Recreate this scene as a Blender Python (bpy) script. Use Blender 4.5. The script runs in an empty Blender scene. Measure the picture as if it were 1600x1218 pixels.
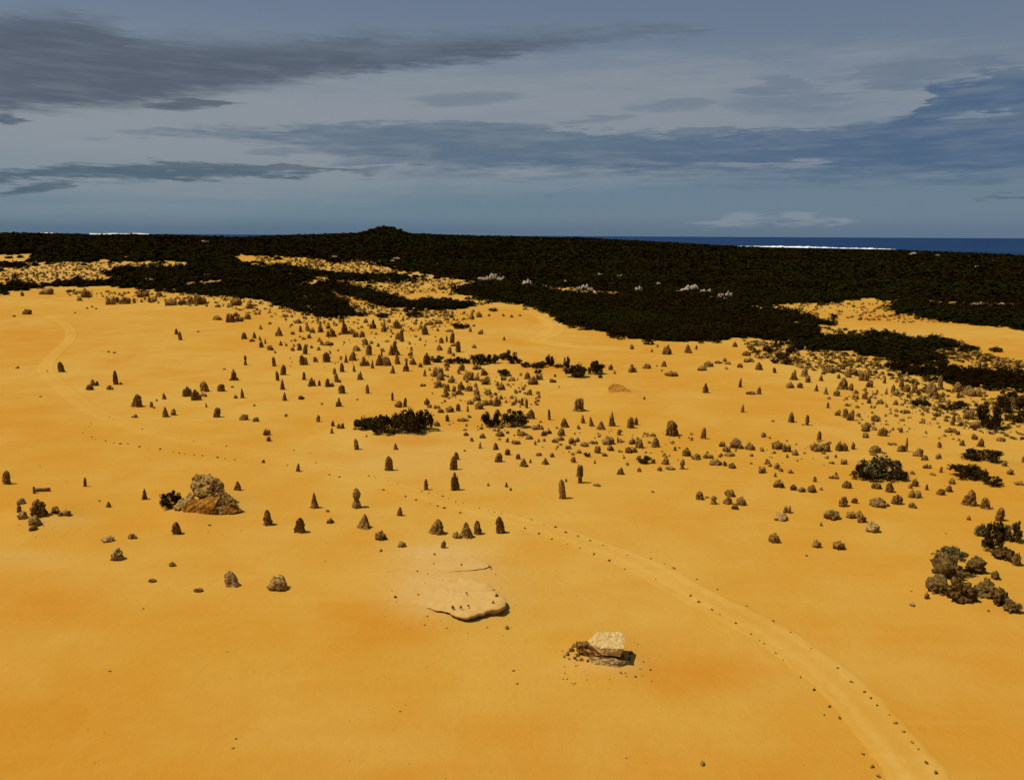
import bpy, bmesh, math, random
import numpy as np
from mathutils import Vector, Matrix, noise

random.seed(7); rng = np.random.default_rng(7)
sc = bpy.context.scene
C = sc.collection

# ------------------------------------------------------------------ camera
CAM_Z, FPX, CX, CY = 25.0, 1232.0, 800.0, 609.0       # drone height, focal length in photo pixels
PITCH, ROLL = math.radians(11.08), 0.005
Fv = np.array([0, math.cos(PITCH), -math.sin(PITCH)])
R0 = np.array([1., 0, 0]); U0 = np.cross(R0, Fv)
Rv = R0*math.cos(ROLL) + U0*math.sin(ROLL)
Uv = -R0*math.sin(ROLL) + U0*math.cos(ROLL)
cam = bpy.data.cameras.new('camera'); cam_ob = bpy.data.objects.new('camera', cam); C.objects.link(cam_ob)
cam.sensor_width = 36; cam.lens = 36*FPX/1600; cam.clip_start = 0.5; cam.clip_end = 120000
m = Matrix.Identity(4)
for i in range(3):
    m[i][0], m[i][1], m[i][2] = Rv[i], Uv[i], -Fv[i]
m[2][3] = CAM_Z
cam_ob.matrix_world = m
sc.camera = cam_ob
sc.cycles.max_bounces = 3; sc.cycles.diffuse_bounces = 1; sc.cycles.glossy_bounces = 1; sc.cycles.transmission_bounces = 0; sc.cycles.transparent_max_bounces = 2
sc.cycles.caustics_reflective = False; sc.cycles.caustics_refractive = False

# ------------------------------------------------------------------ light
SUN_EL, SUN_AZ = math.radians(60), math.radians(-93)    # azimuth from +Y towards +X: sun stands to the left
SUN_DIR = Vector((math.cos(SUN_EL)*math.sin(SUN_AZ), math.cos(SUN_EL)*math.cos(SUN_AZ), math.sin(SUN_EL)))
sl = bpy.data.lights.new('sun', 'SUN'); sl.energy = 4.6; sl.angle = math.radians(0.6); sl.color = (1.0, 0.93, 0.80)
so = bpy.data.objects.new('sun', sl); C.objects.link(so)
so.rotation_euler = SUN_DIR.to_track_quat('Z', 'Y').to_euler(); so.location = (-40, 20, 120)
sc.view_settings.view_transform = 'Standard'; sc.view_settings.look = 'None'
sc.view_settings.gamma = 1; sc.view_settings.exposure = 0.0; sc.view_settings.use_curve_mapping = False

# ------------------------------------------------------------------ node helpers
class NT:
    def __init__(s, tree): s.t = tree; s.n = tree.nodes; s.l = tree.links
    def new(s, typ, **kw):
        n = s.n.new(typ)
        for k, v in kw.items(): setattr(n, k, v)
        return n
    def put(s, sock, v):
        if isinstance(v, bpy.types.NodeSocket): s.l.new(v, sock)
        elif v is not None:
            try: sock.default_value = v
            except Exception: sock.default_value = (*v, 1)
    def math(s, op, a, b=None, c=None, clamp=False):
        n = s.new('ShaderNodeMath', operation=op, use_clamp=clamp)
        s.put(n.inputs[0], a)
        if b is not None: s.put(n.inputs[1], b)
        if c is not None: s.put(n.inputs[2], c)
        return n.outputs[0]
    def mix(s, f, a, b, blend='MIX'):
        n = s.new('ShaderNodeMix', data_type='RGBA', blend_type=blend)
        s.put(n.inputs['Factor'], f); s.put(n.inputs[6], a); s.put(n.inputs[7], b)
        return n.outputs[2]
    def ramp(s, f, lo, hi, a=0., b=1., smooth=True):
        n = s.new('ShaderNodeMapRange', interpolation_type='SMOOTHSTEP' if smooth else 'LINEAR')
        s.put(n.inputs[0], f); s.put(n.inputs[1], lo); s.put(n.inputs[2], hi); s.put(n.inputs[3], a); s.put(n.inputs[4], b)
        return n.outputs[0]
    def noise(s, vec, scale, detail=4, rough=.55, dist=0.):
        n = s.new('ShaderNodeTexNoise'); s.put(n.inputs['Vector'], vec)
        n.inputs['Scale'].default_value = scale; n.inputs['Detail'].default_value = detail
        n.inputs['Roughness'].default_value = rough; n.inputs['Distortion'].default_value = dist
        return n.outputs['Fac']
    def comb(s, x, y, z=0.):
        n = s.new('ShaderNodeCombineXYZ'); s.put(n.inputs[0], x); s.put(n.inputs[1], y); s.put(n.inputs[2], z); return n.outputs[0]
    def attr(s, name):
        n = s.new('ShaderNodeAttribute', attribute_name=name); return n.outputs['Fac']

def pix_ray(px, py):
    u = (px-CX)/FPX; v = (CY-py)/FPX
    d = Fv + Rv*u + Uv*v
    return d/np.linalg.norm(d)

def pix_azel(px, py):
    d = pix_ray(px, py); return math.atan2(d[0], d[1]), math.asin(d[2])

# ------------------------------------------------------------------ world: blue sky under a veil of cloud and dark streaks
world = bpy.data.worlds.new('World'); sc.world = world; world.use_nodes = True
world.cycles.sampling_method = 'NONE'                      # the sky is smooth: plain bounce rays find it
w = NT(world.node_tree); w.n.clear()
sky = w.new('ShaderNodeTexSky', sky_type='NISHITA', sun_disc=False)
sky.sun_elevation = SUN_EL; sky.sun_rotation = SUN_AZ
sky.air_density = 1.0; sky.dust_density = 0.3; sky.ozone_density = 2.0; sky.altitude = 40
tc = w.new('ShaderNodeTexCoord'); sep = w.new('ShaderNodeSeparateXYZ'); w.l.new(tc.outputs['Generated'], sep.inputs[0])
X, Y, Z = sep.outputs
az = w.math('ARCTAN2', X, Y); el = w.math('ARCSINE', Z)
STR = 0.07
def K(r, g, b):                                         # display colour (0..255) -> radiance at this strength
    f = lambda c: ((c/255+.055)/1.055)**2.4 if c > 10 else c/255/12.92
    return (f(r)/STR, f(g)/STR, f(b)/STR, 1)
# horizontal wisps: strongly stretched noise in azimuth / elevation
v1 = w.comb(w.math('MULTIPLY', az, 5.0), w.math('MULTIPLY', el, 46.0), 3.1)
v2 = w.comb(w.math('MULTIPLY', az, 16.0), w.math('MULTIPLY', el, 150.0), 9.7)
v3 = w.comb(w.math('MULTIPLY', az, 2.2), w.math('MULTIPLY', el, 12.0), 5.5)
n1 = w.math('SUBTRACT', w.noise(v1, 1.0, 4, .6, .4), .5)
n2 = w.math('SUBTRACT', w.noise(v2, 1.0, 3, .6), .5)
n3 = w.math('SUBTRACT', w.noise(v3, 1.0, 3, .5, .6), .5)
wob = w.math('ADD', w.math('MULTIPLY', n1, 1.5), w.math('MULTIPLY', n2, .9))
wob = w.math('ADD', wob, w.math('MULTIPLY', n3, 1.2))
azw = w.math('ADD', w.math('ADD', az, w.math('MULTIPLY', n1, .16)), w.math('MULTIPLY', n2, .10))
elw = w.math('ADD', w.math('ADD', el, w.math('MULTIPLY', n1, .022)), w.math('MULTIPLY', n2, .026))
def streak(x0, y0, x1, y1, h, soft=.55, more=.28):
    soft = min(.97, soft+more)
    """one long cloud: centre line from (x0,y0) to (x1,y1) in photo pixels, half thickness h"""
    a0, e0 = pix_azel(x0, y0); a1, e1 = pix_azel(x1, y1)
    ac, ec, wa, we, sl_ = (a0+a1)/2, (e0+e1)/2, abs(a1-a0)/2, h/FPX, (e1-e0)/(a1-a0)
    da = w.math('SUBTRACT', azw, ac)
    de = w.math('SUBTRACT', w.math('SUBTRACT', elw, ec), w.math('MULTIPLY', da, sl_))
    qa = w.math('POWER', w.math('ABSOLUTE', w.math('DIVIDE', da, wa)), 2.6)
    qe = w.math('POWER', w.math('DIVIDE', de, we), 2.0)
    r = w.math('ADD', w.math('ADD', qa, qe), w.math('MULTIPLY', wob, 1.5))
    return w.ramp(r, 1.0+soft, 1.0-soft, 0., 1.)
def union(lst):
    o = lst[0]
    for q in lst[1:]: o = w.math('MAXIMUM', o, q)
    return o
A0, AW, EW = -.75, 1.5, .32
azn = w.math('DIVIDE', w.math('SUBTRACT', azw, A0), AW, clamp=True)
v4 = w.comb(w.math('MULTIPLY', az, 42.0), w.math('MULTIPLY', el, 300.0), 1.3)
n4 = w.math('SUBTRACT', w.noise(v4, 1.0, 2, .65), .5)
elb = w.math('ADD', w.math('ADD', el, w.math('MULTIPLY', n1, .026)), w.math('ADD', w.math('MULTIPLY', n2, .030), w.math('MULTIPLY', n4, .016)))
soft_ = w.ramp(n1, -.22, .22, .5, 1.9)                    # the rims are crisp here and feathered there
def curve(pts):
    """elevation as a function of azimuth, through points given in photo pixels"""
    n = w.new('ShaderNodeFloatCurve'); c = n.mapping.curves[0]
    q = [pix_azel(*p) for p in pts]; q = [((a-A0)/AW, e/EW) for a, e in q]
    c.points[0].location = q[0]; c.points[1].location = q[-1]
    for p in q[1:-1]: c.points.new(*p)
    for p in c.points: p.handle_type = 'VECTOR'
    n.mapping.extend = 'HORIZONTAL'; n.mapping.update(); w.put(n.inputs['Value'], azn)
    return w.math('MULTIPLY', n.outputs[0], EW)
def band(top, bot, st, sb, x0=None, x1=None):
    """a bank of cloud between an upper and a lower outline, softness st / sb in pixels"""
    u = w.math('SUBTRACT', curve(top), elb); v = w.math('SUBTRACT', elb, curve(bot))
    k = lambda q: w.math('MULTIPLY', soft_, q/FPX)
    o = w.math('MULTIPLY', w.ramp(u, k(-st*.4), k(st*.6)), w.ramp(v, k(-sb*.4), k(sb*.6)))
    if x0 is not None: o = w.math('MULTIPLY', o, w.ramp(azw, pix_azel(x0-20, 200)[0], pix_azel(x0+25, 200)[0]))
    if x1 is not None: o = w.math('MULTIPLY', o, w.ramp(azw, pix_azel(x1+20, 200)[0], pix_azel(x1-25, 200)[0]))
    return o
dark = union([band([(-300, 10), (0, 24), (100, 22), (190, 42), (215, 56), (330, 60), (480, 60), (560, 55), (640, 62), (760, 55), (1000, 47), (1110, 45)],
                   [(-300, 180), (0, 173), (100, 172), (220, 166), (300, 150), (420, 137), (500, 121), (640, 105), (760, 95), (900, 71), (1000, 61), (1110, 51)], 34, 17, None, 1100),
              band([(-300, 262), (0, 266), (60, 260), (130, 254), (380, 254), (440, 262), (620, 267)], [(-300, 285), (0, 283), (200, 282), (360, 281), (480, 276), (620, 271)], 9, 9, None, 600),
              streak(-30, 186, 20, 186, 7), streak(35, 294, 90, 293, 5, .6), streak(240, 162, 345, 160, 8, .6), streak(1540, 309, 1750, 308, 3.2)])
clear = band([(100, 211), (165, 205), (330, 194), (400, 200), (540, 192), (760, 187), (860, 197), (960, 206), (1150, 203), (1300, 201), (1400, 186), (1435, 172), (1448, 140), (1475, 124), (1600, 116), (1900, 105)],
             [(100, 209), (165, 211), (300, 214), (390, 219), (480, 238), (640, 262), (800, 272), (1200, 276), (1600, 280), (1900, 280)], 9, 30, 165)
wisps = union([streak(1185, 126, 1300, 134, 10, .6), streak(1330, 117, 1480, 108, 12, .6), streak(1460, 104, 1585, 97, 8, .6), streak(1360, 131, 1470, 128, 7, .6), streak(1140, 162, 1345, 158, 13, .8),
               streak(360, 240, 480, 238, 4, .6), streak(520, 254, 740, 253, 5, .6), streak(640, 160, 795, 152, 9, .9), streak(980, 168, 1110, 163, 8, .9), streak(880, 190, 960, 186, 5, .9), streak(838, 306, 872, 306, 2., .9)])
puff = union([streak(1105, 346, 1172, 346, 8, .95), streak(1192, 345, 1258, 344, 9, .95), streak(1270, 346, 1318, 345, 5, .95), streak(1480, 184, 1550, 183, 4, .95), streak(1080, 258, 1280, 261, 3.5, .95)])
# the veil: thin high cloud everywhere
veil = w.ramp(w.math('ADD', w.math('MULTIPLY', n3, .55), w.math('MULTIPLY', n1, .25)), -.35, .35, .84, 1.0)
base = w.mix(w.ramp(el, .002, .026), K(84, 109, 132), K(106, 129, 144))
base = w.mix(w.ramp(el, .045, .11), base, K(131, 142, 152))
base = w.mix(w.ramp(el, .15, .27), base, K(108, 123, 145))
base = w.mix(w.math('MULTIPLY', w.ramp(az, -.5, .55), .45), base, K(102, 119, 141))
skyc = w.mix(1.0, sky.outputs[0], (.55, .62, .75, 1), 'MULTIPLY')
col = w.mix(veil, skyc, base)
glow = w.math('MULTIPLY', streak(-400, 208, 1380, 160, 80, .95), .6)
col = w.mix(glow, col, K(143, 150, 157))
ccol = w.mix(w.ramp(az, -.35, .5), K(92, 110, 128), K(76, 100, 129))
ccol = w.mix(w.math('MULTIPLY', w.ramp(n3, -.05, .22), .45), ccol, K(104, 121, 138))
col = w.mix(w.math('MULTIPLY', w.math('MULTIPLY', clear, w.ramp(w.math('ADD', n1, n2), -.25, .15, .62, 1.)), .95), col, ccol)
col = w.mix(w.math('MULTIPLY', wisps, .4), col, K(84, 104, 127))
dcol = w.mix(w.ramp(el, .06, .16), K(80, 99, 113), K(83, 93, 108))
dcol = w.mix(w.math('MULTIPLY', w.ramp(n3, .0, .25), .35), dcol, K(100, 110, 123))
tex = w.ramp(w.math('ADD', w.math('MULTIPLY', n1, .8), w.math('MULTIPLY', n2, .9)), -.30, .10, .74, 1.)
dark = w.math('MULTIPLY', dark, tex)
col = w.mix(w.math('MULTIPLY', dark, .93), col, dcol)
col = w.mix(w.math('MULTIPLY', puff, .5), col, K(142, 150, 160))
bg = w.new('ShaderNodeBackground'); w.put(bg.inputs[0], col); bg.inputs[1].default_value = STR
w.l.new(bg.outputs[0], w.new('ShaderNodeOutputWorld').inputs[0])

# ------------------------------------------------------------------ terrain function
def vnoise(x, y, s):                                    # smooth pseudo noise from rotated sines
    r = 0
    for k in range(5):
        a = 1.3*k + s*2.1
        f = 1.0*1.31**k
        r = r + np.sin((x*math.cos(a)+y*math.sin(a))*f + 1.7*np.sin((y*math.cos(a)-x*math.sin(a))*f*.6 + s + k))/(1.25**k)
    return r/3.0
SKYX = [-500, -100, 0, 60, 140, 250, 380, 480, 560, 585, 600, 618, 640, 655, 700, 760, 830, 900, 960, 1050, 1150, 1250, 1400, 1500, 1600, 1700, 2100]
SKYY = [366, 365, 365, 365.5, 368, 367.5, 371, 367, 364, 359, 357, 359, 365, 366, 367.5, 369.5, 371, 372, 375, 380, 386, 389, 392, 396, 400, 402, 404]
_azk = []; _tk = []
for a, b in zip(SKYX, SKYY):
    d = pix_ray(a, b); _azk.append(math.atan2(d[0], d[1])); _tk.append(d[2]/math.hypot(d[0], d[1]))
def sstep(a, b, x):
    t = np.clip((x-a)/(b-a), 0, 1); return t*t*(3-2*t)
CREST = 1050.
MOUNDS = []                                              # (x, y, radius, height): sand heaped under the bigger rocks
def terrain(x, y):
    x = np.asarray(x, float); y = np.asarray(y, float)
    d = np.hypot(x, y); a = np.arctan2(x, y)
    amp = .10 + .75*sstep(60, 400, d)
    z = amp*(vnoise(x/42., y/42., 1.)*.7 + vnoise(x/17., y/17., 4.)*.22)
    z = z + .9*sstep(120, 260, d)*vnoise(x/120., y/120., 8.)*.6
    zc = CAM_Z + CREST*np.interp(a, _azk, _tk) - 1.5
    knob = np.exp(-((a-_azk[10])/.016)**2)*np.exp(-((d-CREST)/60)**2)*2.0
    z = z + sstep(300, CREST, d)**1.15*zc + knob
    z = z - sstep(CREST+40, 2500, d)*(zc+26)
    for (mx, my, mr, mh) in MOUNDS: z = z + mh*np.exp(-((x-mx)**2+(y-my)**2)/(mr*mr))
    z = np.where(np.abs(a) > 1.2, z*(1-sstep(1.2, 1.6, np.abs(a))) , z)
    return z
def project(P):
    P = np.asarray(P, float) - np.array([0, 0, CAM_Z])
    zc = P@Fv; zc = np.where(zc < 1e-3, np.nan, zc)
    return CX + FPX*(P@Rv)/zc, CY - FPX*(P@Uv)/zc, zc
_steps = np.geomspace(20, 4000, 260)
def ground_at(px, py):
    """the point of the terrain seen at a photo pixel"""
    r = pix_ray(px, py); h = math.hypot(r[0], r[1])
    t = _steps/h
    z = CAM_Z + t*r[2] - terrain(t*r[0], t*r[1])
    k = np.argmax(z < 0)
    if not (z < 0).any(): k = len(t)-1
    q = np.linspace(t[max(k-1, 0)], t[k], 50)
    z = CAM_Z + q*r[2] - terrain(q*r[0], q*r[1])
    j = int(np.argmax(z < 0)) if (z < 0).any() else len(q)-1
    if j > 0: f = z[j-1]/(z[j-1]-z[j]+1e-12); hi = q[j-1]+(q[j]-q[j-1])*float(np.clip(f, 0, 1))
    else: hi = q[0]
    return np.array([hi*r[0], hi*r[1], float(terrain(hi*r[0], hi*r[1]))]), hi
def m_per_px(P): return float((np.asarray(P)-np.array([0, 0, CAM_Z]))@Fv)/FPX
def in_poly(px, py, poly):
    c = np.zeros(np.shape(px), bool); n = len(poly)
    for i in range(n):
        (x0, y0), (x1, y1) = poly[i], poly[i-1]
        if y0 == y1: continue
        c ^= ((y0 > py) != (y1 > py)) & (px < (x1-x0)*(py-y0)/(y1-y0)+x0)
    return c

_mo = []
for (px_, py_, mr, mh) in ((940, 1026, 2.2, .30), (320, 790, 3.0, .95), (65, 806, 3.2, .45), (690, 930, 6.0, .35), (1500, 925, 3.5, .3), (1525, 730, 6., .5), (615, 668, 6., .4), (968, 611, 3., .5), (850, 566, 9., .5)):
    P_, _ = ground_at(px_, py_); _mo.append((P_[0], P_[1], mr, mh))
MOUNDS += _mo

# ------------------------------------------------------------------ object helpers
def tag(o, label=None, cat=None, group=None, kind=None):
    if label: o['label'] = label
    if cat: o['category'] = cat
    if group: o['group'] = group
    if kind: o['kind'] = kind
    return o
def mesh(name, verts, faces, mat, smooth=False):
    me = bpy.data.meshes.new(name); me.from_pydata([tuple(map(float, v)) for v in verts], [], faces)
    me.materials.append(mat)
    if smooth: me.polygons.foreach_set('use_smooth', [True]*len(me.polygons))
    me.update(); return me
def tri_mesh(name, V, T, mat, smooth=False):            # numpy verts (n,3), tris (m,3)
    me = bpy.data.meshes.new(name); V = np.asarray(V, np.float32); T = np.asarray(T, np.int32)
    me.vertices.add(len(V)); me.vertices.foreach_set('co', V.ravel())
    me.loops.add(T.size); me.loops.foreach_set('vertex_index', T.ravel())
    me.polygons.add(len(T)); me.polygons.foreach_set('loop_start', np.arange(0, T.size, 3, dtype=np.int32))
    me.polygons.foreach_set('loop_total', np.full(len(T), 3, np.int32))
    if smooth: me.polygons.foreach_set('use_smooth', np.ones(len(T), bool))
    me.materials.append(mat); me.update(calc_edges=True); return me
def obj(name, me, parent=None, loc=(0, 0, 0), rot=(0, 0, 0), scale=(1, 1, 1)):
    o = bpy.data.objects.new(name, me); C.objects.link(o)
    o.location = loc; o.rotation_euler = rot; o.scale = scale
    if parent: o.parent = parent
    return o
def fattr(me, name, vals):
    a = me.attributes.new(name, 'FLOAT', 'POINT'); a.data.foreach_set('value', np.asarray(vals, np.float32))

# ------------------------------------------------------------------ materials
def new_mat(name, rough=.95, spec=.08):
    mt = bpy.data.materials.new(name); mt.use_nodes = True
    t = NT(mt.node_tree); b = t.n['Principled BSDF']
    b.inputs['Roughness'].default_value = rough; b.inputs['Specular IOR Level'].default_value = spec
    return mt, t, b
def bump(t, b, h, strength, dist):
    n = t.new('ShaderNodeBump'); n.inputs['Strength'].default_value = strength; n.inputs['Distance'].default_value = dist
    t.put(n.inputs['Height'], h); t.l.new(n.outputs[0], b.inputs['Normal'])

def make_sand():
    mt, t, b = new_mat('sand', 1.0, .05)
    p = t.new('ShaderNodeNewGeometry').outputs['Position']
    big = t.noise(p, .022, 3, .55, .5); med = t.noise(p, .13, 4, .6, .4); fine = t.noise(p, 1.6, 4, .65); grain = t.noise(p, 9., 2, .7)
    c = t.mix(t.ramp(big, .36, .64), (.450, .222, .0250, 1), (.472, .268, .0460, 1))
    c = t.mix(t.math('MULTIPLY', t.ramp(med, .42, .7), .55), c, (.455, .198, .0170, 1))
    c = t.mix(t.math('MULTIPLY', t.ramp(med, .5, .24), .5), c, (.500, .275, .046, 1))
    o = t.math('MULTIPLY', t.attr('orange'), t.ramp(med, .25, .7, .55, 1.1))
    c = t.mix(o, c, (.435, .165, .010, 1))
    c = t.mix(t.math('MULTIPLY', t.attr('pale'), t.ramp(fine, .3, .6, .6, 1.)), c, (.49, .300, .095, 1))
    tr = t.math('MULTIPLY', t.attr('track'), t.ramp(fine, .3, .62, .62, 1.05))
    c = t.mix(tr, c, (.505, .288, .055, 1))
    c = t.mix(t.ramp(t.math('ADD', t.attr('litter'), t.math('MULTIPLY', t.math('SUBTRACT', fine, .5), .7)), .35, .65), c, (.045, .026, .008, 1))
    f = t.math('ADD', t.math('MULTIPLY', fine, .14), t.math('MULTIPLY', grain, .14))
    c = t.mix(1.0, c, t.mix(t.math('ADD', f, .36), (.80, .80, .80, 1), (1.2, 1.2, 1.2, 1)), 'MULTIPLY')
    mp = t.new('ShaderNodeMapping'); t.l.new(p, mp.inputs[0]); mp.inputs['Scale'].default_value = (.09, .5, .3); mp.inputs['Rotation'].default_value = (0, 0, .25)
    stk = t.noise(mp.outputs[0], 1., 5, .6, .6)
    c = t.mix(t.math('MULTIPLY', t.ramp(stk, .45, .75), .20), c, (.42, .19, .018, 1))
    c = t.mix(t.math('MULTIPLY', t.ramp(stk, .46, .25), .25), c, (.50, .285, .055, 1))
    t.put(b.inputs['Base Color'], c)
    bump(t, b, t.noise(p, 1.6, 3, .65), .5, .09)
    return mt
SAND = make_sand()

def make_rock(name, a, b_, c_, pale, scale=1.0):
    mt, t, b = new_mat(name, .95, .04)
    oi = t.new('ShaderNodeObjectInfo'); rnd = oi.outputs['Random']
    p = t.new('ShaderNodeNewGeometry').outputs['Position']
    med = t.noise(p, 1.1*scale, 4, .65, .5); fine = t.noise(p, 5*scale, 3, .7)
    c = t.mix(t.ramp(med, .32, .68), a, b_)
    c = t.mix(t.ramp(fine, .48, .62), c, c_)
    c = t.mix(t.math('MULTIPLY', t.ramp(fine, .50, .28), .7), c, pale)
    c = t.mix(t.math('MULTIPLY', t.ramp(rnd, .3, 1.), .30), c, pale)
    t.put(b.inputs['Base Color'], c)
    bump(t, b, t.math('ADD', med, t.math('MULTIPLY', fine, .6)), .9, .25/scale)
    return mt
ROCK = make_rock('limestone', (.245, .127, .027, 1), (.145, .063, .010, 1), (.032, .011, .001, 1), (.430, .268, .085, 1))
PALE = make_rock('pale_limestone', (.42, .26, .085, 1), (.35, .20, .055, 1), (.11, .050, .012, 1), (.50, .35, .14, 1), .8)
WHITE = make_rock('white_limestone', (.42, .33, .22, 1), (.28, .20, .115, 1), (.05, .03, .012, 1), (.60, .50, .38, 1), .5)
CRUST = make_rock('orange_crust', (.42, .185, .022, 1), (.36, .135, .012, 1), (.26, .09, .008, 1), (.46, .24, .05, 1), .6)

def make_leaf(name, dark_, mid_, pale_, s1=.35, s2=2.2):
    mt, t, b = new_mat(name, .9, .0)
    p = t.new('ShaderNodeNewGeometry').outputs['Position']
    c = t.mix(t.ramp(t.noise(p, s1, 4, .6), .35, .68), dark_, mid_)
    c = t.mix(t.math('MULTIPLY', t.ramp(t.noise(p, s2, 3, .6), .52, .70), .7), c, pale_)
    t.put(b.inputs['Base Color'], c); return mt
LEAF = make_leaf('shrub_leaves', (.032, .017, .004, 1), (.040, .025, .006, 1), (.130, .090, .030, 1))
LEAFP = make_leaf('pale_shrub_leaves', (.050, .036, .011, 1), (.12, .095, .034, 1), (.34, .26, .12, 1))
HEATH = make_leaf('shaded_heath_leaves', (.0125, .0066, .0010, 1), (.0122, .0120, .0022, 1), (.0185, .0155, .0034, 1), .012, .06)  # leaf colour darkened to stand in for cloud shade over the far land
BARK, t_, b_ = new_mat('bark'); t_.put(b_.inputs['Base Color'], t_.mix(t_.noise(t_.new('ShaderNodeNewGeometry').outputs['Position'], 6), (.08, .045, .02, 1), (.20, .13, .065, 1)))
LOGM, t_, b_ = new_mat('weathered_wood'); t_.put(b_.inputs['Base Color'], t_.mix(t_.noise(t_.new('ShaderNodeNewGeometry').outputs['Position'], 5), (.10, .045, .016, 1), (.19, .10, .04, 1)))

# ------------------------------------------------------------------ vegetation regions (photo pixels, on the ground)
HA = [(-900, 250), (2500, 250), (2500, 560), (1700, 528), (1600, 516), (1560, 511), (1480, 502), (1430, 494), (1395, 485), (1392, 479), (1415, 472),
      (1350, 464), (1290, 474), (1225, 473), (1205, 480), (1240, 490), (1300, 505), (1280, 513), (1245, 531), (1200, 531), (1170, 527), (1110, 533),
      (1040, 533), (975, 527), (920, 515), (880, 505), (862, 488), (850, 483), (800, 473), (760, 468), (712, 457), (722, 447), (760, 446), (730, 437),
      (690, 433), (650, 425), (600, 417), (590, 411), (520, 409), (480, 402), (360, 397), (365, 404), (300, 408), (150, 408), (48, 410), (55, 398), (-80, 396), (-900, 396)]
HC = [(165, 428), (185, 420), (300, 417), (295, 409), (360, 404), (400, 416), (470, 418), (480, 424), (560, 430), (640, 432), (650, 440), (560, 440),
      (520, 436), (480, 437), (505, 447), (520, 465), (552, 492), (520, 497), (480, 490), (400, 467), (350, 462), (240, 456), (190, 448), (160, 447),
      (60, 448), (0, 459), (-500, 466), (-500, 452), (0, 449), (15, 441), (35, 441), (60, 446), (100, 441), (160, 438), (230, 438), (165, 430)]
HD = [(500, 440), (530, 443), (600, 462), (650, 470), (735, 474), (733, 481), (690, 484), (640, 486), (600, 480), (575, 470), (520, 455)]
HE = [(1238, 518), (1290, 526), (1370, 531), (1440, 545), (1475, 562), (1430, 570), (1380, 560), (1330, 548), (1240, 546)]
HG = [(1388, 570), (1440, 575), (1470, 568), (1500, 577), (1560, 582), (1640, 594), (1700, 630), (1600, 615), (1560, 610), (1500, 604), (1470, 597), (1440, 588), (1400, 580)]
HI = [(1355, 522), (1400, 527), (1440, 530), (1480, 537), (1522, 546), (1500, 548), (1440, 541), (1400, 535)]
HJ = [(-300, 412), (0, 413), (40, 411), (35, 418), (-300, 419)]
HOLES = [[(856, 448), (900, 450), (970, 457), (966, 464), (900, 459), (856, 454)], [(160, 433), (240, 434), (235, 438), (160, 437)],
         [(258, 441), (350, 438), (350, 444), (262, 445)], [(1165, 478), (1212, 478), (1210, 484), (1170, 483)],
         [(575, 407), (622, 405), (622, 408.5), (578, 410)], [(306, 377), (328, 377), (328, 379.5), (306, 379.5)],
         [(1225, 500), (1300, 510), (1290, 516), (1230, 506)], [(395, 400), (430, 399), (460, 406), (430, 412), (395, 409)],
         [(740, 434), (790, 427), (792, 440), (742, 441)], [(1455, 470), (1590, 474), (1590, 481), (1455, 477)]]
DENSE = [HA, HC, HD, HE, HG, HI, HJ]
def heath_mask(px, py):
    k = np.zeros(np.shape(px), bool)
    for p in DENSE: k |= in_poly(px, py, p)
    for p in HOLES: k &= ~in_poly(px, py, p)
    brk = vnoise(np.asarray(px)/26., np.asarray(py)/3.4, 3.)      # the thin strips are ragged: lanes of bare sand run through them
    k &= ~((brk > .52) & (py > 399) & (px < 740))
    k &= ~((brk > .50) & (py > 474) & (px > 1250))
    return k

# ------------------------------------------------------------------ ground sheet
azs = np.concatenate([np.linspace(-math.pi, -.85, 50)[:-1], np.linspace(-.85, .85, 560), np.linspace(.85, math.pi, 50)[1:]])
rad = np.concatenate([[0.5, 6, 14], np.geomspace(22, 1150, 330), np.geomspace(1180, 3300, 16)])
A_, D_ = np.meshgrid(azs, rad)
gx, gy = D_*np.sin(A_), D_*np.cos(A_)
gz = terrain(gx, gy)
GV = np.stack([gx.ravel(), gy.ravel(), gz.ravel()], 1)
na, nr = len(azs), len(rad)
ii = (np.arange(nr-1)[:, None]*na + np.arange(na-1)[None, :]).ravel()
GT = np.concatenate([np.stack([ii, ii+na, ii+na+1], 1), np.stack([ii, ii+na+1, ii+1], 1)])
GT = GT[:, ::-1]
gme = tri_mesh('ground', GV, GT, SAND, True)
gpx, gpy, _ = project(GV); gpx = np.nan_to_num(gpx, nan=-9e4); gpy = np.nan_to_num(gpy, nan=9e4)
jx = vnoise(GV[:, 0]/9, GV[:, 1]/9, 2.)*3; jy = vnoise(GV[:, 0]/6, GV[:, 1]/13, 5.)*1.2
lit = (heath_mask(gpx+jx, gpy+jy) & heath_mask(gpx-5, gpy+1.5) & heath_mask(gpx+5, gpy+1.5) & heath_mask(gpx, gpy-1.5)).astype(float)
back = np.hypot(GV[:, 0], GV[:, 1]) > 400
lit[(np.abs(np.arctan2(GV[:, 0], GV[:, 1])) > 1.0) & back] = 1
fattr(gme, 'litter', lit)
def blobs(lst):
    v = np.zeros(len(GV))
    for (x, y, rx, ry, s) in lst:
        v = np.maximum(v, s*np.exp(-(((gpx-x)/rx)**2 + ((gpy-y)/ry)**2)**1.3))
    return v
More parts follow.
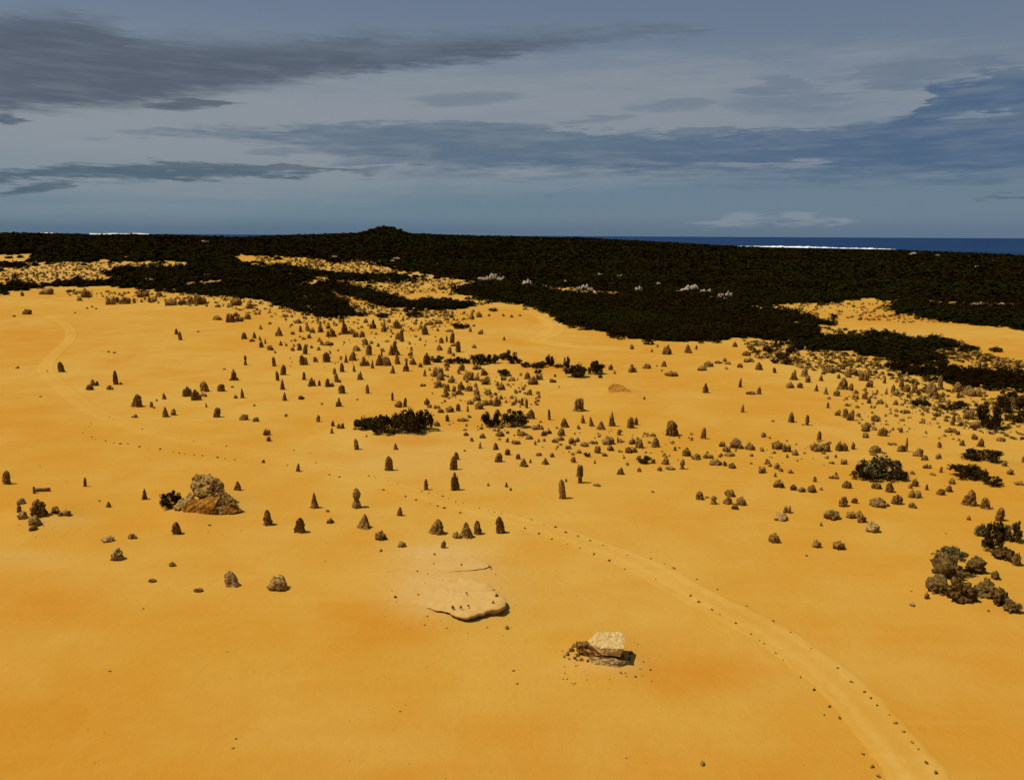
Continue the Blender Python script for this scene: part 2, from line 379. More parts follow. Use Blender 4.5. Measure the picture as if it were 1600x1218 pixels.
fattr(gme, 'orange', blobs([(1080, 1050, 110, 42, .75), (570, 955, 60, 26, .8), (600, 985, 90, 30, .5), (1240, 1020, 60, 25, .25), (1010, 610, 70, 22, .35),
                            (300, 800, 50, 14, .5), (40, 535, 80, 30, .45), (40, 660, 90, 45, .4), (880, 500, 60, 12, .4), (200, 560, 90, 25, .3), (1560, 950, 50, 14, .6), (60, 940, 130, 50, .55),
                            (850, 574, 50, 9, .8), (1090, 585, 20, 5, .2), (1520, 735, 60, 14, .5), (1430, 495, 160, 14, .6), (640, 690, 60, 8, .5), (1480, 1060, 160, 120, .35), (60, 1150, 220, 120, .45),
                            (800, 1260, 1100, 110, .5), (330, 1130, 120, 60, .25), (700, 1160, 220, 50, .3)]))
fattr(gme, 'pale', blobs([(690, 866, 80, 20, 1.), (690, 905, 92, 44, 1.), (695, 930, 92, 34, 1.), (60, 420, 200, 22, .4), (620, 430, 160, 20, .35), (950, 1035, 60, 14, .6), (330, 795, 60, 12, .35), (90, 815, 50, 10, .4),
                          (1330, 530, 120, 14, .4), (20, 870, 70, 12, .35), (700, 720, 200, 40, .25)]))
fattr(gme, 'track', blobs([(905, 455, 60, 6, .8), (60, 402, 90, 5, .4)]))
tag(obj('ground', gme), kind='structure')

# ------------------------------------------------------------------ sea and surf
SEA, t, b = new_mat('sea_water', .7, .05)
p = t.new('ShaderNodeNewGeometry').outputs['Position']
mp = t.new('ShaderNodeMapping'); t.l.new(p, mp.inputs[0]); mp.inputs['Scale'].default_value = (.0012, .006, .004)
t.put(b.inputs['Base Color'], t.mix(t.ramp(t.noise(mp.outputs[0], 1., 4), .35, .65), (.006, .025, .075, 1), (.009, .036, .098, 1)))
bump(t, b, t.noise(p, .05, 4), .3, 2.)
SEAZ = -20.
xs = np.linspace(-1, 1, 25); ys = np.geomspace(1900, 90000, 30)
sv = [(x*max(6000, y*1.4), y, SEAZ) for y in ys for x in xs]
sf = [(j*25+i, j*25+i+1, (j+1)*25+i+1, (j+1)*25+i) for j in range(29) for i in range(24)]
tag(obj('sea', mesh('sea', sv, sf, SEA, True)), kind='structure')
FOAM, t, b = new_mat('surf_foam', .9, .1); b.inputs['Base Color'].default_value = (.80, .80, .76, 1)
def surf_line(px0, px1, py0, py1, thick, n, seed):
    """a band of breaking waves on the sea between two photo pixels: humped, ragged strip"""
    V = []; T = []; r = random.Random(seed)
    for i in range(n+1):
        f = i/n; px = px0+(px1-px0)*f; py = py0+(py1-py0)*f
        d = pix_ray(px, py); k = (SEAZ-CAM_Z)/d[2]; P = np.array([0, 0, CAM_Z])+d*k
        e = min(1, 5*f, 5*(1-f))
        tk = thick*(.25+.75*e)*(.25+1.5*abs(noise.noise(Vector((f*9, seed, 0))))+.5*r.random())
        q = P[:2]/np.linalg.norm(P[:2])
        for (a, z) in ((-.5, -.6), (-.2, .09*tk*.14), (.2, .16*tk*.14), (.5, -.6)):
            V.append((P[0]+q[0]*tk*a, P[1]+q[1]*tk*a, SEAZ+z))
        if i:
            for j in range(3):
                a0 = (i-1)*4+j; T += [(a0, a0+4, a0+5), (a0, a0+5, a0+1)]
    return V, T
SV = []; ST = []
for args in ((1100, 1190, 384.2, 386, 120, 90, 1), (1185, 1310, 385.5, 387.5, 210, 130, 2), (1300, 1400, 387.6, 389.5, 120, 90, 3), (1150, 1270, 384.5, 385.6, 80, 80, 5)):
    v_, t_i = surf_line(*args); o_ = len(SV); SV += v_; ST += [tuple(i+o_ for i in q) for q in t_i]
tag(obj('surf', tri_mesh('surf', SV, ST, FOAM)), 'white line of breaking surf on the blue sea at right', 'surf', kind='stuff')
# bare white dune showing over the left skyline
DUNE, t, b = new_mat('white_dune_sand', 1, .05)
t.put(b.inputs['Base Color'], t.mix(t.noise(t.new('ShaderNodeNewGeometry').outputs['Position'], .02), (.62, .58, .48, 1), (.72, .69, .60, 1)))
def white_dune(px0, px1, py, dist, n=24):
    V = []; F = []
    for i in range(n+1):
        f = i/n; r = pix_ray(px0+(px1-px0)*f, py - .55*math.sin(math.pi*f)**.5 + .35*math.sin(f*17+px0)); h = math.hypot(r[0], r[1])
        q = np.array([r[0], r[1]])/h; zt = CAM_Z + dist*r[2]/h
        for (dd, dz) in ((-60, -14), (-25, -5), (-6, -.4), (0, 0), (18, -4), (60, -16)):
            V.append((q[0]*(dist+dd), q[1]*(dist+dd), zt+dz+(-6 if i in (0, n) else 0)))
        if i:
            for j in range(5): F.append(((i-1)*6+j, i*6+j, i*6+j+1, (i-1)*6+j+1))
    return mesh('white_dune', V, F, DUNE, True)
tag(obj('white_dune', white_dune(136, 238, 365.0, 1400)), 'long strip of bare white dune on the left skyline', 'dune', 'white dunes on the skyline')
tag(obj('white_dune', white_dune(58, 84, 363.9, 1400)), 'shorter strip of bare white dune near the left edge of the skyline', 'dune', 'white dunes on the skyline')

# ------------------------------------------------------------------ tracks
def catmull(pts, n):
    P = [np.array(p, float) for p in pts]; P = [2*P[0]-P[1]]+P+[2*P[-1]-P[-2]]
    out = []
    for i in range(1, len(P)-2):
        for k in range(n):
            t = k/n; a, b, c, d = P[i-1:i+3]
            out.append(.5*((2*b)+(c-a)*t+(2*a-5*b+4*c-d)*t*t+(3*b-a-3*c+d)*t**3))
    out.append(P[-2]); return out
def track(name, pix, width, strength, n=8, flat=1.0):
    ctr = catmull([ground_at(*p)[0][:2] for p in pix], n)
    prof = [(-1.0, 0), (-.86, .05), (-.70, .035), (-.52, -.01), (-.36, .01), (-.2, .045), (0, .055), (.2, .045), (.36, .01), (.52, -.01), (.70, .035), (.86, .05), (1.0, 0)]
    col = [0, .25, .6, 1., .95, .6, .38, .6, .95, 1., .6, .25, 0]
    V = []; T = []; A = []
    for i, c in enumerate(ctr):
        a = ctr[max(i-1, 0)]; b = ctr[min(i+1, len(ctr)-1)]; tn = (b-a)/(np.linalg.norm(b-a)+1e-9); nm = np.array([tn[1], -tn[0]])
        far = np.linalg.norm(c); lift = .012 + .00022*far
        fade = strength*min(1, i/6, (len(ctr)-1-i)/6+.02) if name != 'sand_track' else strength*float(np.interp(i/n, [0, 8, 11, 14, 16, 21, 24, 27, 29, 32], [1, 1, .85, .65, .5, .42, .5, .85, .65, .1]))
        wfac = 1.0 if name != 'sand_track' else float(np.interp(i/n, [0, 9, 13, 32], [1, 1, .8, .85]))
        hfac = fade/strength
        for (s, h), q in zip(prof, col):
            wv = width*.5*wfac*(1+.16*noise.noise(Vector((i*.4, s, 3))))
            p = c + nm*s*wv
            V.append((p[0], p[1], float(terrain(p[0], p[1]))+lift*(.4+.6*hfac)+h*flat*hfac - (.03+.0003*far if abs(s) == 1 else 0)))
            A.append(q*fade*(.8+.7*noise.noise(Vector((p[0]*.2, p[1]*.2, 1)))))
        if i:
            for j in range(12):
                k = (i-1)*13+j; T += [(k, k+1, k+14), (k, k+14, k+13)]
    me = tri_mesh(name, V, T, SAND, True); fattr(me, 'track', A)
    return tag(obj(name, me), kind='structure'), ctr
TR = [(1475, 1290), (1439, 1218), (1412, 1179), (1367, 1128), (1319, 1074), (1262, 1029), (1202, 987), (1142, 956), (1075, 922), (1007, 884), (940, 857), (870, 832),
      (800, 812), (720, 790), (640, 767), (560, 742), (480, 722), (400, 706), (320, 692), (250, 678), (200, 663), (150, 643), (118, 622), (92, 600), (74, 582), (74, 568),
      (92, 547), (110, 530), (110, 516), (96, 503), (70, 491), (35, 483), (-30, 477)]
trk, TCTR = track('sand_track', TR, 3.3, .9, flat=.35)
track('side_track', [(790, 478), (830, 486), (856, 498), (868, 511), (858, 523), (838, 531), (880, 538), (940, 543), (1010, 546)], 6.5, 1.0, flat=1.0)
track('footpath', [(700, 466), (745, 474), (790, 478), (815, 481)], 5., .6)

# ------------------------------------------------------------------ rock meshes (unit box: x,y in -.5...5, z 0..1, foot sunk a little)
def fit(V, foot=-.06):
    V = np.asarray(V, float)
    for k in (0, 1):
        lo, hi = V[:, k].min(), V[:, k].max(); V[:, k] = (V[:, k]-(lo+hi)/2)/(hi-lo)
    lo, hi = V[:, 2].min(), V[:, 2].max(); V[:, 2] = foot + (V[:, 2]-lo)/(hi-lo)*(1-foot)
    return V
def column(seed, kind, nseg=22, nring=18):
    V = []; T = []; r = random.Random(seed); lean = r.uniform(-.09, .09); lean2 = r.uniform(-.08, .08); so = seed*7.31
    tip = r.uniform(.55, .95); waist = r.uniform(.3, .45)
    for i in range(nring):
        t = i/(nring-1)
        if kind == 'cone': R = .46*(1-t**1.5)**.8*(1-.28*t) + .06*max(0, 1-t*7)
        elif kind == 'spire': R = .36*(1-t)**(tip*.7) + .09*(1-t**6) + .08*max(0, 1-t*6)
        elif kind == 'pillar': R = .40*(1-t**5)**.6*(1-.18*t) + .10*max(0, 1-t*8)
        elif kind == 'mush': R = (.40*(1-t**4)**.6)*(1-.42*math.exp(-((t-waist)/.14)**2)) + .07*max(0, 1-t*8)
        else: R = .45*(1-t**8)**.5*(1-.12*t)+.06*max(0, 1-t*8)     # flat-topped
        for j in range(nseg):
            a = 2*math.pi*j/nseg; c, s = math.cos(a), math.sin(a)
            fl = noise.noise(Vector((c*2.2, s*2.2, t*1.0+so)))*.46
            cr = noise.noise(Vector((c*3, s*3, t*5+so+40)))*.30 + noise.noise(Vector((c*6, s*6, t*11+so+80)))*.20
            k = R*(1+fl+cr)
            zz = t + noise.noise(Vector((c*2, s*2, so+11)))*.06*t
            V.append((k*c+lean*t*t, k*s*.9+lean2*t*t, zz))
    top = len(V); V.append((lean, lean2, 1.0 + .01))
    for i in range(nring-1):
        for j in range(nseg):
            a = i*nseg+j; b = i*nseg+(j+1) % nseg
            T += [(a, b, b+nseg), (a, b+nseg, a+nseg)]
    for j in range(nseg): T.append(((nring-1)*nseg+j, (nring-1)*nseg+(j+1) % nseg, top))
    return V, T
def merge(parts):
    V = []; T = []
    for v, t in parts:
        o = len(V); V += [tuple(q) for q in v]; T += [tuple(i+o for i in q) for q in t]
    return V, T
def xf(vt, sx, sy, sz, dx=0, dy=0, dz=0):
    return [(x*sx+dx, y*sy+dy, z*sz+dz) for x, y, z in vt[0]], vt[1]
def ico(sub):
    bm = bmesh.new(); bmesh.ops.create_icosphere(bm, subdivisions=sub, radius=1)
    bm.verts.ensure_lookup_table(); V = np.array([v.co[:] for v in bm.verts]); T = [tuple(v.index for v in f.verts) for f in bm.faces]; bm.free()
    return V, T
ICO = {k: ico(k) for k in (1, 2, 3, 4)}
def boulder(seed, sub=3, rough=1.0, flat=0.0, cell=False):
    V, T = ICO[sub]; out = []; so = seed*5.17
    for v in V:
        q = Vector(v)
        d = 1 + rough*(.42*noise.noise(q*1.1+Vector((so, 0, 0))) + .55*(.22-abs(noise.noise(q*2.0+Vector((0, so, 0))))) + .20*noise.noise(q*5.5+Vector((0, 0, so))))
        if cell:
            dd = noise.voronoi(q*1.7+Vector((so, so, 0)))[0]; d -= .26*rough*math.exp(-((dd[1]-dd[0])/.13)**2)
        p = v*d; z = p[2]
        if z < -.35: z = -.35 + (z+.35)*.15
        if flat and z > flat: z = flat + (z-flat)*.18
        out.append((p[0], p[1], z))
    return out, T
PIN = {'p': [], 'c': [], 'm': [], 'w': [], 'f': []}
for s in range(8): PIN['p'].append(column(s+1, 'pillar'))
for s in range(9): PIN['c'].append(column(s+21, 'cone' if s % 2 else 'spire'))
for s in range(4): PIN['m'].append(column(s+41, 'mush'))
for s in range(8):
    r = random.Random(s); ps = [xf(column(60+s*5, 'pillar'), .62, .8, 1.0, -.12+.2*(s % 2), 0)]
    ps.append(xf(column(61+s*5, 'cone'), .55, .7, r.uniform(.55, .85), .24-.4*(s % 2), .05))
    ps.append(xf(column(62+s*5, 'pillar'), .45, .7, r.uniform(.45, .8), -.3+.5*(s % 2), -.12))
    if s % 3 == 0: ps.append(xf(boulder(90+s, 2), .35, .3, .25, .3*(1 if s % 2 else -1), -.2, .08))
    PIN['w'].append(merge(ps))
for s in range(3): PIN['f'].append(column(s+120, 'flat', 26, 18))
PMESH = {k: [tri_mesh('limestone_pinnacle', fit(v), t, ROCK) for v, t in L] for k, L in PIN.items()}
PMESHP = {k: [tri_mesh('pale_pinnacle', fit(v), t, PALE) for v, t in L[:3]] for k, L in PIN.items()}
BVT = [boulder(200+s, 3, 1.0, 0, True) for s in range(14)]
for s in range(6):                                       # little heaps of stones grown together
    r = random.Random(s+5)
    BVT.append(merge([xf(boulder(240+s*4+k, 2, 1.1), r.uniform(.28, .5), r.uniform(.28, .45), r.uniform(.35, .8), (k-1.2)*.34+r.uniform(-.1, .1), r.uniform(-.2, .2)) for k in range(4)]))
BMESH = [tri_mesh('limestone_boulder', fit(v, -.12), t, ROCK) for v, t in BVT]
BMESHP = [tri_mesh('pale_boulder', fit(v, -.12), t, PALE) for v, t in BVT[:8]]
WHITE.name
BMESHW = [tri_mesh('limestone_outcrop', fit(v, -.12), t, WHITE) for v, t in BVT]

# ------------------------------------------------------------------ shrub meshes
def leaf_cloud(n, size, r, lumps, zmin=.05):
    """n leaf blades gathered in lumps inside a unit dome"""
    L = lumps
    c = L[rng.integers(0, len(L), n)]
    dirs = rng.normal(size=(n, 3)); dirs /= np.linalg.norm(dirs, axis=1)[:, None]
    rr = c[:, 3:4]*(rng.random((n, 1))**.45)
    P = c[:, :3] + dirs*rr*np.array([1, 1, .85]); P[:, 2] = np.maximum(P[:, 2], zmin*rng.random(n))
    nrm = dirs*.7 + rng.normal(size=(n, 3))*.6; nrm /= np.linalg.norm(nrm, axis=1)[:, None]
    a = np.cross(nrm, rng.normal(size=(n, 3))); a /= np.linalg.norm(a, axis=1)[:, None]; b = np.cross(nrm, a)
    s = size*(.6+.8*rng.random((n, 1)))
    V = np.stack([P-a*s*.5-b*s*.35, P+a*s*.6, P-a*s*.4+b*s*.5], 1).reshape(-1, 3)
    return V, np.arange(3*n).reshape(-1, 3)
def lumps(n, seed, wide=1.0, tall=1.0):
    r = np.random.default_rng(seed); o = []
    for k in range(n):
        a = r.random()*6.283; q = r.random()**.55*.42*wide
        o.append((math.cos(a)*q, math.sin(a)*q, (.10+.55*r.random()*(1-q))*tall, .10+.15*r.random()))
    return np.array(o)
def stems(L, seed):
    """forked stems from the root to each lump, as one mesh"""
    V = []; T = []; r = random.Random(seed)
    for (x, y, z, q) in L:
        p0 = Vector((r.uniform(-.04, .04), r.uniform(-.04, .04), -.05)); p1 = Vector((x*.4, y*.4, z*.5)); p2 = Vector((x, y, z))
        for a, b, ra, rb in ((p0, p1, .022, .015), (p1, p2, .015, .006)):
            d = (b-a).normalized(); u = d.orthogonal().normalized(); v = d.cross(u); o = len(V)
            for c, R in ((a, ra), (b, rb)):
                for k in range(5):
                    t = k*2*math.pi/5; V.append(tuple(c+u*math.cos(t)*R+v*math.sin(t)*R))
            for k in range(5):
                k2 = (k+1) % 5; T += [(o+k, o+k2, o+5+k2), (o+k, o+5+k2, o+5+k)]
    return V, T
SHR = []
for s in range(7):
    L = lumps(20+s % 3*3, s, 1.15, 1.0 if s < 5 else 1.3)
    v, t = leaf_cloud(1700, .075, 1, L); sv_, st_ = stems(L, s)
    lo = v.min(0); hi = v.max(0); ctr = (lo+hi)/2; sc_ = np.array([1/(hi[0]-lo[0]), 1/(hi[1]-lo[1]), 1/hi[2]])
    off = np.array([ctr[0], ctr[1], 0])
    SHR.append(((v-off)*sc_, t, (np.array(sv_)-off)*sc_, st_))
SMESH = [(tri_mesh('foliage', v, t, LEAF), tri_mesh('stem', sv_, st_, BARK)) for v, t, sv_, st_ in SHR]
SMESHP = [(tri_mesh('pale_foliage', v, t, LEAFP), f[1]) for (v, t, _, _), f in zip(SHR, SMESH)]
def shrub(loc, w_, h_, seed, name='shrub', pale=False, depth=.8):
    e = bpy.data.objects.new(name, None); C.objects.link(e); e.location = loc; e.empty_display_size = .3
    e.rotation_euler = (0, 0, random.Random(seed).uniform(-.5, .5) + (math.pi if seed % 2 else 0)); e.scale = (w_, w_*depth, h_)
    f, s = (SMESHP if pale else SMESH)[seed % 7]
    obj('foliage', f, e); obj('stem', s, e)
    return e

# ------------------------------------------------------------------ where each rock and shrub stands (read off the photo, tile by tile: x, foot y, width, height, kind)
TILES = [
 (0, 540, 4, "388 165 45 70 p;583 252 35 48 c;562 277 45 40 b;610 250 22 32 c;727 243 38 85 p;755 243 26 16 b;688 275 45 30 b;855 383 70 78 w;948 385 22 36 p;963 392 20 14 b;"
  "1026 335 24 42 c;980 347 14 18 b;1035 447 48 70 c;1086 435 38 42 b;850 450 30 24 b;828 449 22 12 b;1175 318 62 66 w;1228 342 55 66 w;1279 288 52 66 p;1278 318 40 26 b;1384 286 48 46 p;"
  "1462 218 32 72 p;1440 218 24 14 b;1485 216 18 18 b;1535 122 20 60 m;1516 328 30 66 c;1473 330 26 26 b;1357 448 42 64 c;1290 385 18 30 c;1525 465 55 40 b;1543 463 20 62 c;1585 475 26 24 b;"
  "1590 378 20 16 b;678 42 22 14 b;714 48 22 12 b;110 142 26 14 b;254 320 20 8 b;1400 150 30 10 b;45 866 42 80 p;532 880 22 60 c;1483 905 44 62 c;296 163 14 10 b;1450 262 26 14 b"),
 (400, 480, 5.333, "40 185 40 45 c;195 240 60 85 c;170 240 30 35 b;115 143 36 26 b;350 135 60 40 b;285 165 30 22 b;372 208 35 58 p;430 200 50 80 c;470 215 50 50 b;540 210 45 70 w;603 180 40 45 b;"
  "625 248 75 75 w;308 228 45 28 b;35 278 26 40 c;46 335 40 62 p;78 303 18 45 c;208 320 30 45 c;120 360 55 45 b;160 382 30 26 b;325 285 36 28 b;550 315 40 50 c;600 320 90 40 b;840 365 70 50 b;"
  "912 318 60 65 c;940 400 45 90 p;362 360 36 60 c;408 392 45 85 c;385 482 42 80 p;415 482 44 65 p;150 492 34 85 c;590 458 52 80 c;500 458 44 44 c;750 462 34 78 c;808 446 80 76 c;905 490 75 78 w;"
  "970 510 26 80 c;1048 412 18 75 c;1022 488 55 95 c;1085 488 70 75 c;1150 400 80 115 w;1178 475 50 110 c;1138 552 40 65 w;1250 535 55 100 w;1310 480 60 60 b;1370 500 40 45 b;1425 480 60 110 w;"
  "1405 575 34 60 c;228 565 55 85 p;180 612 34 80 p;400 605 30 72 p;222 688 48 92 c;240 778 46 72 c;380 768 52 36 b;465 660 75 75 w;528 655 22 55 p;592 665 50 72 p;630 660 45 34 b;655 560 36 55 c;"
  "672 625 38 78 p;720 540 50 85 c;818 538 26 65 c;868 605 44 72 w;700 628 22 36 c;716 720 48 76 c;928 718 36 70 p;1138 778 22 66 p;690 828 56 82 w;550 812 22 24 b;845 775 18 18 b;1185 835 65 55 b;"
  "1240 830 42 75 p;1425 815 50 62 b;1445 838 40 36 b;1510 845 55 36 b;1540 880 60 40 b;660 472 20 16 b;1470 722 22 18 b;1390 660 50 25 b;1580 752 40 110 p;1515 580 90 90 b;1520 660 60 60 b;"
  "975 180 60 75 w;1062 205 50 75 w;915 130 45 36 b;740 225 50 125 w;800 225 60 50 b;830 250 50 50 b;885 250 50 60 b;1180 180 90 80 w;1215 285 38 100 c;1180 270 40 60 c;1410 230 60 85 w;"
  "1000 228 34 22 b;1330 248 44 14 b;1515 200 30 34 b;1530 360 50 50 b;1545 300 40 50 b;1590 290 20 60 c;1295 360 28 36 c;1285 405 40 40 b;1090 290 50 16 b;1450 150 60 40 b;1520 140 60 40 b;"
  "1060 90 80 50 s;1330 85 120 55 s;1420 90 40 36 b;1110 130 30 36 b;510 75 60 28 s;880 75 90 40 s"),
 (640, 480, 5.333, "310 110 50 30 b;240 140 50 40 b;410 180 90 50 s;475 175 40 40 s;505 205 30 40 b;535 160 34 20 b;580 85 50 50 b;525 100 30 40 b;660 75 40 24 b;590 225 44 40 b;330 205 70 25 b;310 290 22 60 p;"
  "355 300 40 85 p;262 365 50 80 w;330 390 42 70 c;405 375 44 95 c;370 325 60 25 b;540 340 46 34 b;787 275 30 36 c;"
  "230 460 90 60 s;330 470 60 50 s;400 470 70 60 s;470 470 60 50 s;580 480 120 90 s;690 470 90 80 s;780 440 50 60 s;840 470 100 110 s;910 470 40 50 s;975 500 70 45 s;1060 510 80 55 s;1110 500 60 50 s;"
  "1170 490 60 90 s;1240 505 60 35 s;1310 510 44 100 s;1380 585 140 120 s;1540 560 110 115 s;1590 590 30 30 s;"
  "430 530 60 60 b;310 500 50 55 b;785 575 80 60 s;835 575 40 25 b;560 520 80 50 b;620 570 60 60 b;630 645 70 60 b;490 610 90 80 b;560 610 50 40 b;260 610 70 70 b;240 660 60 60 b;200 575 60 35 b;"
  "350 630 60 50 b;780 610 50 40 b;760 690 75 55 b;1025 645 90 70 b;980 600 50 60 c;1080 605 60 60 b;1070 555 50 40 s;1195 628 58 36 b;1210 580 30 30 b;925 570 36 30 b;300 750 30 110 p;325 700 36 60 p;"
  "430 690 60 75 b;490 700 70 50 b;420 730 70 45 b;560 740 50 60 b;660 735 55 60 w;745 810 40 50 b;885 720 28 36 c;960 722 30 20 b;1002 732 42 52 p;885 795 26 55 c;935 820 40 70 p;975 840 30 80 p;"
  "505 810 55 45 b;580 850 70 70 b;570 780 60 50 b;650 820 90 60 b;720 825 60 75 b;335 875 70 55 b;260 880 60 40 b;405 865 34 60 p;485 870 24 55 c;1245 668 16 18 b;700 35 60 30 s;970 25 60 24 b;780 75 30 24 b;850 85 30 28 c;920 75 40 20 b;300 70 30 50 c;350 90 40 40 b;180 75 30 30 b;135 95 36 30 b"),
 (660, 620, 5.333, "210 205 36 60 p;225 235 26 16 b;120 245 50 50 b;335 205 90 35 b;390 175 40 30 b;900 185 70 85 c;630 160 60 60 b;1057 192 26 85 p;1190 255 70 75 w;1338 220 44 65 c;1410 248 40 85 w;"
  "1488 275 66 80 c;1580 245 50 120 p;960 275 90 50 b;985 215 30 24 b;490 270 45 26 b;600 285 40 24 b;645 265 60 30 b;365 325 44 30 b;355 280 50 18 b;500 345 56 45 b;645 330 80 45 b;640 360 40 20 b;"
  "830 325 85 45 b;890 355 60 45 b;415 372 36 34 c;482 430 38 58 c;614 442 46 60 c;705 378 30 36 c;780 395 75 36 b;940 400 30 40 b;970 375 30 36 b;1100 382 50 36 b;1010 325 55 50 b;1050 310 55 40 b;"
  "1155 325 66 70 b;1150 365 65 45 b;1250 395 60 60 b;1290 375 50 40 b;1215 435 50 40 b;1350 415 80 40 b;1390 390 40 20 b;1305 470 44 36 b;1460 470 50 70 b;1550 400 110 80 b;1570 450 60 50 b;1520 495 50 30 b;"
  "1370 500 46 40 s;710 485 44 56 c;797 520 38 50 c;635 545 72 75 p;845 582 72 75 w;898 550 20 36 c;970 492 52 32 b;1078 502 38 40 b;1022 565 72 62 c;285 525 44 70 p;262 610 66 115 p;275 780 75 140 p;30 775 44 95 p;"
  "1258 548 42 50 b;1165 850 60 165 p;1197 708 22 34 c;1437 555 24 36 c;1455 745 70 22 b;548 742 28 34 b;700 752 36 44 c;735 780 22 30 c;352 455 22 20 b"),
 (400, 620, 5.333, "518 208 34 60 b;700 265 60 50 b;632 305 32 50 c;640 245 30 50 b;90 320 60 55 b;108 370 42 45 b;60 550 26 30 c;350 622 38 65 w;838 440 42 85 c;1165 440 40 60 c;1110 615 66 115 p;920 333 26 22 b;"
  "825 275 40 30 b;250 165 34 28 b;5 205 40 40 b;1510 245 50 50 b"),
 (920, 620, 5, "893 328 42 95 p;1200 120 38 64 c;330 245 60 95 p;368 220 34 65 p;235 300 34 46 c;228 360 22 50 p;515 395 65 75 c;500 310 50 26 b;340 370 55 50 b;395 400 60 75 b;310 440 55 50 b;355 435 50 40 b;"
  "445 440 22 20 b;505 520 36 40 b;300 535 34 30 b;395 585 36 34 b;248 608 54 60 w;595 530 60 50 b;553 578 36 40 b;640 570 80 25 b;728 565 36 75 m;590 458 36 24 b;672 420 32 36 c;765 465 70 65 b;"
  "840 492 72 50 b;930 480 80 35 b;990 535 100 55 b;1065 540 30 40 b;1120 560 55 45 b;1040 390 60 45 b;1075 430 60 50 b;1140 400 95 80 b;1188 408 40 40 b;1258 415 80 62 b;1100 465 80 35 b;1268 465 36 26 b;"
  "1365 315 50 44 b;1435 195 36 18 b;1580 200 60 85 w;865 805 60 70 p;975 840 50 72 m;920 790 40 14 b;1100 780 80 55 b;1085 840 70 60 b;1190 850 75 70 b;1140 880 60 50 b;500 748 30 20 b;60 695 70 20 b;"
  "1350 595 66 55 b;1470 565 44 55 b;1500 585 36 30 b;1415 545 36 26 b;1480 710 95 65 b;1455 625 24 34 c;1475 410 100 70 b;1545 430 70 60 b"),
 (1060, 640, 5.333, "950 112 72 90 w;1072 130 32 95 p;1035 130 40 16 b;1172 260 44 78 p;1145 350 95 80 b;1225 350 75 75 b;1340 345 60 85 b;1385 345 70 65 b;1455 330 44 66 b;970 380 60 50 b;905 400 32 32 b;"
  "935 530 50 34 b;1135 600 36 50 b;1375 455 60 45 b;1310 400 20 30 c;1315 550 34 36 c;1290 575 80 20 b;960 672 60 50 b;1030 685 70 45 b;1110 690 80 65 b;1190 670 45 25 b;1405 655 76 65 b;1365 808 80 90 b;"
  "1465 780 50 55 b;905 862 60 66 b"),
 (1300, 640, 5.333, "45 50 45 50 b;110 70 50 75 p;150 90 60 85 b;360 100 70 65 b;280 180 90 75 b;280 235 60 50 b;425 220 80 75 b;575 190 36 50 b;750 115 50 30 b;610 30 90 20 b;365 360 110 65 b;345 380 60 26 b;"
  "615 350 30 120 p;580 350 70 60 b;500 295 70 25 b;720 390 90 70 b;765 422 60 45 b;885 410 60 50 b;897 318 36 55 b;1085 300 50 50 b;1230 310 60 70 w;1190 250 50 50 b;1410 265 70 40 b;985 190 110 30 b;"
  "1005 130 36 100 p;1045 210 36 40 b;1130 380 24 65 c;790 490 70 40 b;905 525 30 55 c;670 540 36 36 b;1435 470 50 50 b;1480 540 60 50 b;840 548 60 20 b;255 470 36 70 p;480 690 70 90 b;690 640 50 75 b;"
  "650 655 36 40 b;1000 620 60 55 b;975 685 60 60 b;900 710 70 55 b;790 670 30 50 c;685 735 100 70 b;1135 800 110 135 w;1280 830 80 90 p;1335 830 24 30 b;380 815 130 85 b;455 805 50 30 b;545 790 90 85 b;"
  "670 820 70 50 b;1555 630 70 36 b;1590 440 30 60 b;370 660 80 60 b"),
 (1180, 740, 3.81, "188 235 50 48 b;150 282 95 48 l;455 275 100 65 b;590 270 90 50 b;630 290 60 50 b;693 350 85 68 l;115 412 70 62 b;362 440 55 50 b;500 452 80 55 b;1457 280 58 85 p;390 310 20 24 b;"
  "1270 275 26 26 c;305 490 26 10 b;1018 745 30 40 b;935 790 30 26 l;1388 820 20 16 b"),
 (0, 720, 4, "903 243 40 65 c;677 290 30 34 c;620 252 22 12 b;1110 460 62 75 p;668 508 80 40 l;828 487 55 36 b;735 622 85 78 l;1078 660 40 34 b;955 758 55 16 b;1240 818 60 16 b;1455 790 90 100 q;1310 405 22 12 b"),
 (360, 720, 3.636, "480 270 56 88 c;718 270 60 105 m;212 368 64 90 p;395 408 62 82 p;762 387 85 85 c;855 453 66 52 b;960 312 36 54 c;1170 418 85 85 w;1340 440 80 85 w;1285 440 50 40 b;1405 420 50 80 p;1537 412 60 90 c;"
  "568 355 40 34 b;553 290 26 16 b;972 490 50 36 b;1210 495 30 46 b;855 515 20 18 b;1160 535 20 16 b;270 738 110 85 l"),
 (0, 340, 4, "1102 730 24 36 c;1127 766 24 58 p;1240 716 22 12 b;170 605 55 35 b;1527 760 40 40 c;1590 755 30 40 c;1575 775 40 20 b;535 500 70 60 b;500 520 36 30 b;690 545 55 55 b;735 535 26 40 c;780 540 70 45 b;"
  "840 535 20 36 c;880 500 40 36 b;915 495 40 40 b;950 530 40 40 b;995 495 40 30 b;1070 550 70 45 b;1140 545 60 40 b;1200 540 50 50 b;1240 545 60 70 b;1275 540 40 50 b;140 490 24 30 b;290 480 80 40 b;"
  "1360 560 40 20 b;1475 550 80 45 b;1555 570 50 50 b;1360 640 60 30 b;1440 655 50 60 b;1495 650 50 40 b;1545 635 50 45 b;1480 620 40 30 b;545 570 20 14 b;575 560 20 12 b;600 572 18 10 b;470 598 18 10 b;90 620 22 14 b"),
